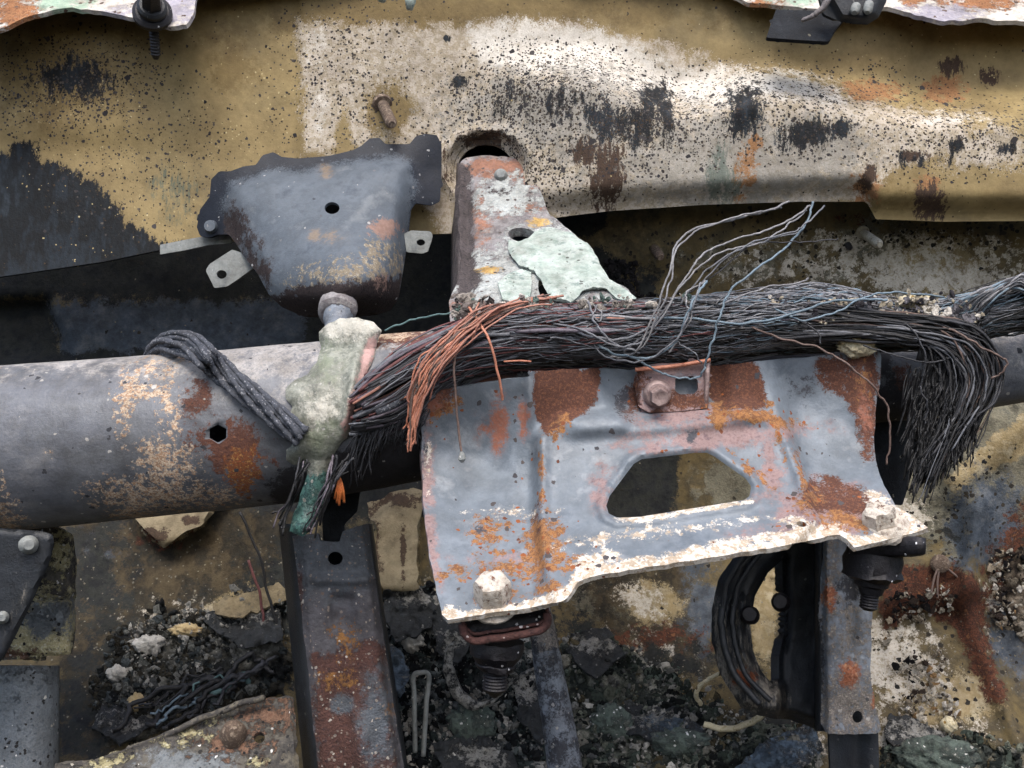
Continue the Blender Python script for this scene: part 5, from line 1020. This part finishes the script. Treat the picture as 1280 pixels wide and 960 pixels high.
def bed(label, ol, seed, pal, lift=10, amp=12):
    pc = np.array([srgb(c)[:3] for c in pal])
    def dfn(x, y):
        return low_d(x, y)+24-(24+lift)*sm(sdist(ol, x, y), -2, 26)-amp*np.abs(fbm(x/17, y/14, seed))-amp*.5*fbm(x/6, y/6, seed+3)-2*fbm(x/3, y/3, seed+7)
    o = sheet('debris_bed', ol, dfn, M_ashrub, step=3.4, thick=0, jit=9)
    n = len(o.data.vertices); co = np.zeros(n*3); o.data.vertices.foreach_get('co', co); co = co.reshape(-1, 3)+np.array(o.location); s_ = (co[:, 1]/U+CAMD)/CAMD
    x = co[:, 0]/U/s_+640; y = 480-co[:, 2]/U/s_
    t = np.clip(.42+.6*fbm(x/34, y/28, seed+20)+.7*fbm(x/10, y/9, seed+21), 0, .999)*(len(pc)-1); i = t.astype(int); f = (t-i)[:, None]; c = pc[i]*(1-f)+pc[np.minimum(i+1, len(pc)-1)]*f
    c = c*(1+.5*fbm(x/4, y/4, seed+22))[:, None]; c = np.concatenate([np.clip(c, 0, 1), np.ones((n, 1))], 1)
    at = o.data.color_attributes.new('col', 'FLOAT_COLOR', 'POINT'); at.data.foreach_set('color', c.astype(np.float32).ravel()); o['kind'] = 'stuff'; o['label'] = label
bed('fused grey and black ash under the lower left debris heap', [(112, 905), (120, 840), (170, 790), (230, 755), (300, 748), (366, 735), (370, 880), (300, 888), (180, 940), (120, 950)], 1, [(30, 32, 34), (48, 50, 49), (70, 68, 62), (98, 98, 93), (140, 140, 134), (178, 176, 168)])
bed('fused black ash between the rusty post and the steel rod', [(468, 735), (540, 712), (580, 760), (680, 775), (710, 1010), (480, 1010)], 2, [(24, 27, 30), (42, 46, 49), (62, 68, 70), (100, 106, 108), (150, 152, 150), (200, 198, 192)])
bed('fused greenish grey ash on the floor right of the rod', [(690, 800), (740, 776), (800, 800), (850, 850), (930, 886), (1034, 900), (1040, 1010), (690, 1010)], 3, [(34, 37, 36), (58, 64, 60), (84, 90, 82), (112, 114, 104), (150, 150, 140), (192, 190, 180)])
bed('fused grey ash right of the dark post foot', [(1100, 912), (1180, 905), (1300, 925), (1310, 1010), (1100, 1010)], 4, [(30, 32, 32), (60, 66, 62), (92, 94, 86), (130, 122, 104), (160, 152, 136)])
bed('white and black ash at the right edge', [(1236, 700), (1290, 650), (1320, 860), (1266, 810), (1240, 770)], 5, [(28, 26, 26), (70, 60, 50), (140, 128, 112), (190, 182, 168)])
rubble('rubble', 'grey and black fire debris heaped behind the tray, lower left', [([(130, 800), (200, 760), (300, 750), (362, 740), (364, 860), (260, 890), (120, 930), (110, 860)], 1)], 2600, GR, seed=1, smax=7, smin=.8, p=3.5, up=14)
GB = [(20, 22, 26), (30, 34, 38), (42, 50, 50), (26, 28, 30), (62, 72, 72), (90, 98, 98), (130, 130, 126), (168, 164, 156)]
rubble('rubble', 'black and pale charred debris between the rusty post and the steel rod', [([(478, 740), (540, 720), (600, 800), (680, 800), (700, 1000), (490, 1000)], 1)], 3400, GB, seed=2, smax=8, smin=.8, p=3.5, up=14)
GG = [(30, 33, 33), (56, 64, 58), (44, 50, 48), (84, 94, 86), (112, 116, 104), (68, 72, 68), (140, 138, 128), (96, 88, 68)]
rubble('rubble', 'greenish grey debris across the floor right of the steel rod', [([(695, 810), (760, 790), (860, 850), (930, 890), (1030, 910), (1030, 1010), (700, 1010)], .7), ([(1100, 920), (1180, 915), (1300, 930), (1300, 1010), (1100, 1010)], .3)], 4200, GG, seed=3, smax=8, smin=.8, p=3.5, up=14)
for lb, po_, n_, sd_n in (('tiny pale ash crumbs dusted over the lower left heap', [(140, 860), (170, 790), (240, 745), (330, 735), (350, 790), (260, 830), (170, 880)], 900, 21), ('tiny pale ash crumbs dusted over the black debris right of the rusty post', [(484, 720), (560, 735), (600, 820), (690, 800), (700, 960), (490, 960)], 1200, 22),
                          ('tiny pale ash crumbs dusted over the greenish debris right of the rod', [(700, 790), (780, 800), (860, 850), (930, 890), (1030, 910), (1030, 980), (700, 980)], 1400, 23)):
    rubble('ash_crumbs', lb, [(po_, 1)], n_, [(96, 98, 98), (130, 130, 126), (164, 162, 156), (196, 192, 184)], seed=sd_n, smin=.6, smax=5, p=3, up=18)
rubble('rubble', 'white ash crumbs piled by the rusty fold at the right edge', [([(1238, 700), (1300, 660), (1310, 840), (1262, 800), (1240, 760)], .55), ([(1105, 790), (1150, 800), (1200, 890), (1120, 900)], .25), ([(1100, 740), (1180, 730), (1190, 770), (1110, 780)], .2)], 1500, [(26, 24, 26), (60, 50, 44), (150, 138, 120), (196, 188, 172), (216, 210, 200), (150, 120, 84)], seed=4, smax=5.5, smin=.7, up=9, p=3)
rubble('ash_crumbs', 'pale ash crumbs caught where the cast bracket meets the wires', [([(566, 368), (620, 372), (700, 374), (800, 372), (860, 372), (860, 384), (700, 394), (570, 402)], 1)], 420, [(60, 56, 56), (120, 112, 108), (170, 162, 154), (206, 200, 192), (110, 130, 124)], smax=6, base=lambda x, y: -96+0*x, seed=5)
rubble('ash_crumbs', 'pale ash crumbs scattered on top of the wires at right', [([(960, 372), (1100, 366), (1200, 372), (1240, 380), (1180, 404), (1040, 396)], 1)], 330, [(70, 68, 74), (120, 118, 124), (190, 180, 160), (220, 214, 204)], smax=4.5, base=lambda x, y: -100+0*x, seed=6)
rubble('soot_crumbs', 'black soot crumbs beside the cast bracket foot', [([(755, 320), (800, 340), (820, 390), (780, 380)], 1)], 300, [(20, 20, 22), (40, 38, 40), (60, 58, 60)], smax=6, base=low_d, seed=7)
def lump(name, label, cat, at, size, m, seed=0, flat=1, amp=.5, fields=None):
    r = np.random.RandomState(seed); V = IC3*np.asarray(size); q = IC3*2.3+seed
    n = fbm(q[:, 0]*1.3+q[:, 2], q[:, 1]*1.3-q[:, 2]*.6, seed)*amp+fbm(q[:, 0]*4, q[:, 1]*4+q[:, 2]*3, seed+3)*amp*.6
    V = V*(1+n[:, None]); o = mesh(name, P(*at)+V*U*np.array([1, 1, 1]), IF3.tolist(), m, None, True); tag(o, label, cat); return o
M_tan = mat('tan_foam', [(186, 160, 112), (210, 188, 144), (160, 132, 88)], csc=.08, rough=.9, bump=.9)
M_foamd = mat('dusty_tan_sheet', [(110, 98, 74), (140, 126, 98), (88, 80, 64)], csc=.06, rough=.9, bump=1)
M_white = mat('white_ash', [(180, 178, 170), (208, 204, 196), (150, 150, 146)], csc=.08, rough=.95, bump=1)
M_yel = mat('yellowed_foam', [(196, 184, 150), (220, 210, 180), (170, 150, 100)], csc=.12, rough=.95, bump=1.2, bsc=.2, dots=[dict(cols=[(150, 120, 60), (90, 80, 60)], sc=.15, r=.6, p=.3)])
M_grn = mat('greenish_slag', [(70, 84, 76), (96, 108, 100), (56, 66, 62), (120, 124, 116)], csc=.06, rough=.8, bump=1, dots=[dict(cols=[(160, 160, 150)], sc=.2, r=.5, p=.2)])
lump('foam_lump', 'pale yellowed foam lump wedged above the top right corner of the bracket', 'foam lump', (1072, 432, -84), (20, 12, 13), M_yel, 3, amp=.4)
lump('ash_lump', 'yellowish ash lump sitting among the wires, right of centre', 'ash lump', (1146, 376, -88), (18, 8, 8), M_yel, 5, amp=.5)
lump('ash_lump', 'smooth tan lump lying on black debris at lower left', 'ash lump', (170, 880, low_d(170., 880.)-20), (13, 9, 15), M_tan, 6)
lump('ash_lump', 'bluish white ash lump on top of the debris heap at lower left', 'ash lump', (186, 806, low_d(186., 806.)-22), (22, 10, 14), M_white, 7)
lump('ash_lump', 'rounded white ash lump at the left side of the lower left debris', 'ash lump', (146, 842, low_d(146., 842.)-20), (14, 8, 12), M_white, 8)
lump('ash_lump', 'brown flat lump in the middle of the lower left debris', 'ash lump', (232, 788, low_d(232., 788.)-20), (24, 9, 10), M_tan, 9)
lump('ash_lump', 'white ash lump directly right of the rusty channel post', 'ash lump', (518, 802, low_d(518., 802.)-22), (16, 10, 17), M_white, 10)
lump('slag_lump', 'green grey slag lump at the bottom, right of the dark post foot', 'slag lump', (1170, 945, low_d(1170., 945.)-24), (56, 22, 26), M_grn, 11)
lump('slag_lump', 'green grey slag lump left of the dark post foot', 'slag lump', (850, 930, low_d(850., 930.)-22), (44, 18, 20), M_grn, 12)
lump('slag_lump', 'green grey slag lump just right of the steel rod', 'slag lump', (765, 905, low_d(765., 905.)-22), (30, 16, 26), M_grn, 13)
lump('slag_lump', 'dark greenish slag lump near the lower end of the cone nut', 'slag lump', (590, 905, low_d(590., 905.)-22), (34, 18, 30), M_grn, 14)
def scrap(label, ol, dd, fields, m=None, seed=0, amp=14, cat='charred scrap'):
    ol = [(a+0., b+0.) for a, b in ol]; c = np.mean(ol, 0)
    o = sheet('charred_scrap', ol, lambda x, y: low_d(x, y)-dd-12+amp*fbm(x/19+seed, y/16, 40+seed)+amp*.4*fbm(x/6, y/6, 70+seed)-.3*(y-c[1]), m or M_char2, step=3.5, thick=4, jit=7, fields=fields)
    return tag(o, label, cat)
scrap('black crumpled scrap right beside the top of the rusty post', [(478, 740), (520, 728), (545, 750), (540, 785), (500, 800), (480, 780)], 26, dict(ash=F(('e', 520, 745, 18, 12, 0, .8))), seed=1)
scrap('grey blue charred scrap hugging the rusty post above the staple', [(484, 800), (505, 810), (512, 850), (500, 872), (490, 850)], 30, dict(blue=F(('e', 498, 840, 16, 34)), ash=F(('k', .3))), seed=2)
scrap('dark crumpled scrap just under the plate left of the cone nut', [(540, 750), (580, 765), (590, 800), (572, 830), (545, 812)], 24, dict(ash=F(('e', 560, 800, 20, 14, 0, .6))), seed=3)
scrap('ash dusted scrap at the bottom between staple and slag lump', [(540, 925), (600, 915), (640, 940), (650, 985), (560, 990)], 22, dict(ash=F(('e', 600, 945, 30, 16, 0, .85))), seed=4)
scrap('pale dusted scrap right of the cone nut tip', [(640, 850), (672, 838), (690, 880), (680, 930), (648, 900)], 20, dict(ash=F(('e', 660, 860, 20, 16, 0, .9))), seed=5)
scrap('dark scrap with grey dust immediately right of the rod top', [(712, 790), (760, 786), (780, 820), (744, 850), (716, 830)], 18, dict(ash=F(('e', 740, 806, 22, 12, 0, .85))), seed=6)
scrap('broad charred scrap lying below the small pale edged box', [(780, 880), (850, 884), (880, 915), (820, 930), (770, 910)], 14, dict(ash=F(('e', 820, 900, 40, 10, 0, .75)), blue=F(('e', 840, 905, 30, 14, 0, .7))), seed=7)
scrap('blue grey scrap slanting towards the foot of the ring bracket', [(900, 975), (960, 925), (1010, 905), (1030, 930), (980, 985), (920, 1000)], 26, dict(blue=F(('e', 960, 950, 60, 22, -30)), ash=F(('k', .35))), seed=8)
scrap('black scrap at the heap top left of the rusty post', [(250, 770), (300, 750), (350, 760), (356, 800), (300, 812)], 14, dict(ash=F(('e', 300, 770, 40, 12, 0, .7))), seed=9)
scrap('tan brown scrap leaning on the heap near the two hanging wires', [(262, 752), (352, 728), (360, 746), (300, 772), (268, 770)], 18, dict(ash=F(('k', .3))), M_foamd, seed=10, amp=9)
scrap('grey scrap at the lower left heap edge above the tray', [(130, 870), (170, 896), (210, 900), (150, 930), (112, 910)], 16, dict(ash=F(('e', 150, 900, 30, 14, 0, .6))), seed=11)
scrap('grey crumpled scrap on the floor right of the blue grey post', [(1110, 890), (1160, 905), (1200, 930), (1150, 940), (1108, 925)], 16, dict(ash=F(('e', 1150, 915, 40, 14, 0, .9))), seed=12)
lump('bolt_stub', 'round white capped stub on the tan floor at lower right', 'stub', (1186, 906, low_d(1186., 906.)-22), (12, 10, 12), M_yel, 15, amp=.2)
M_torn = mat('torn_tan_panel', [(124, 113, 88), (144, 132, 106), (110, 98, 76)], csc=.03, rough=.8, bump=.6, layers=[dict(ch='umber', cols=[(60, 46, 34), (78, 60, 44)], amp=1.4, sc=.05, w=.06, h=.1)])
to1 = [(150, 622), (300, 606), (268, 640), (254, 656), (226, 668), (206, 686), (196, 674), (182, 664), (172, 652)]
tag(sheet('torn_panel', to1, lambda x, y: low_d(x, y)-26+2*fbm(x/30, y/20, 3), M_torn, step=5, thick=4, jit=3, fields=dict(umber=F(('e', 186, 670, 22, 10), ('e', 240, 650, 10, 6)))), 'pale tan torn triangular panel peeping out under the thick tube at left', 'torn panel')
to2 = [(458, 630), (500, 612), (534, 612), (522, 660), (520, 700), (524, 736), (480, 742), (466, 700), (472, 668)]
tag(sheet('torn_panel', to2, lambda x, y: low_d(x, y)-30+4*fbm(x/30, y/20, 4), M_torn, step=5, thick=4, jit=5, fields=dict(umber=F(('e', 462, 700, 12, 60), ('e', 500, 625, 30, 8), ('e', 504, 690, 3, 40)))), 'tan torn panel with dark cracks between the rusty post and the big bracket', 'torn panel')
# bits standing in the debris
st = thing('bent_staple', 'thin pale bent wire staple standing in the black debris', 'staple', (524, 900, 150))
for pts in ([(519, 940, 190), (518, 880, 190), (517, 846, 190), (526, 841, 190), (536, 845, 190), (533, 880, 190), (529, 945, 190)],): wire('wire', pts, 3.2, M_tab, st, n=8, wob=.5)
bs = thing('burnt_strip', 'ash edged burnt strip curled into a u shape under the cone nut', 'strip', (590, 870, 200))
us = catmull([(560, 810, 236), (556, 836, 226), (566, 868, 220), (588, 886, 214), (612, 880, 210), (636, 856, 214), (660, 842, 220)], 8)
us = us+np.stack([fbm(us[:, 0]/9, us[:, 1]/9, k) for k in range(3)], -1)*3
loft('strip', np.stack([P(us[:, 0]+dx, us[:, 1]+dy, us[:, 2]+dd) for dx, dy, dd in ((0, 0, 30), (0, 0, 0), (2, -3, -4), (9, -8, 0), (10, -9, 26))]), M_char2, bs, thick=3, fields=dict(ash=np.tile(np.clip(.62+.2*fbm(us[:, 0]/12, us[:, 1]/12, 3), 0, 1), 5)))
tp = thing('teal_wire_tangle', 'dark teal wires tangled over the debris at lower left', 'wire tangle', (250, 850, 250))
for k in range(20):
    x = R_.uniform(190, 320); y = 905-(x-180)*.45+R_.uniform(-26, 14); L = R_.uniform(40, 100)
    c = [(x-L*.5, y+L*.34+R_.uniform(-8, 8)), (x-L*.2, y+L*.1+R_.uniform(-6, 6)), (x+L*.2, y-L*.14+R_.uniform(-6, 6)), (x+L*.5, y-L*.3+R_.uniform(-10, 10))]
    wire('wire', [(a, b, float(low_d(np.array([a]), np.array([b]))[0])-26-R_.uniform(0, 12)) for a, b in c], R_.choice([1.4, 2.2, 3.2]), R_.choice([W_teal, W_black, W_black, W_blue, W_char, W_char]), tp, n=6, wob=11, seed=k)
for k, pts in enumerate([[(300, 640), (322, 690), (336, 745), (352, 800)], [(310, 700), (324, 740), (330, 780)]]):
    o = wire('hanging_wire', [(a, b, 330) for a, b in pts], 1.8, [W_black, W_mar][k], None, n=8, wob=2, seed=k)
    tag(o, ['thin black wire hanging down the back wall left of the rusty post', 'short reddish wire hanging beside the longer black one'][k], 'wire')
bx_ = thing('pale_box', 'small pale edged box lying tilted in the debris under the plate', 'box', (830, 800, 300))
sheet('top', [(802, 834), (836, 828), (842, 840), (808, 846)], 330, M_white, bx_, step=5, thick=4, jit=1)
sheet('front', [(806, 846), (842, 840), (868, 880), (838, 900), (820, 890)], lambda x, y: 322-(y-840)*.4, M_grn, bx_, step=5, thick=6, jit=2)
hp = thing('broken_hoop', 'small pale broken hoop lying left of the black ring bracket', 'hoop', (895, 850, 200))
wire('rim', [(876, 880, 200), (870, 866, 190), (884, 850, 185), (905, 842, 185), (922, 850, 190)], 3, M_yel, hp, wob=1.5)
wire('rim', [(880, 905, 190), (910, 912, 180), (940, 902, 176), (962, 886, 180)], 4, M_yel, hp, wob=1.5)
dg_ = thing('dark_strut', 'dark strut slanting behind the drooping wires at right', 'strut', (1130, 600, 60))
sheet('web', [(1090, 520), (1165, 512), (1150, 560), (1128, 632), (1112, 630), (1096, 590)], lambda x, y: 70+(y-520)*.1+20*sm(x, 1120, 1150), M_void, dg_, step=5, thick=8)
sk2 = thing('wire_clip', 'small rusty clip with two thin prongs on the tan wall at right', 'clip', (1175, 708, 320))
for pts in ([(1174, 706), (1168, 722), (1164, 742)], [(1175, 706), (1172, 726), (1172, 748)], [(1178, 706), (1188, 714), (1198, 722)]): wire('prong', [(a, b, 322-(i*6)) for i, (a, b) in enumerate(pts)], 1.5, W_brown, sk2)
lathe('eyelet', (1175, 705, 318), (1175, 705, 326), [(0, 8), (.3, 11), (1, 12)], M_studr, sk2, 16, rough=1)

for o in bpy.data.objects:
    if '_world' in o: del o['_world']
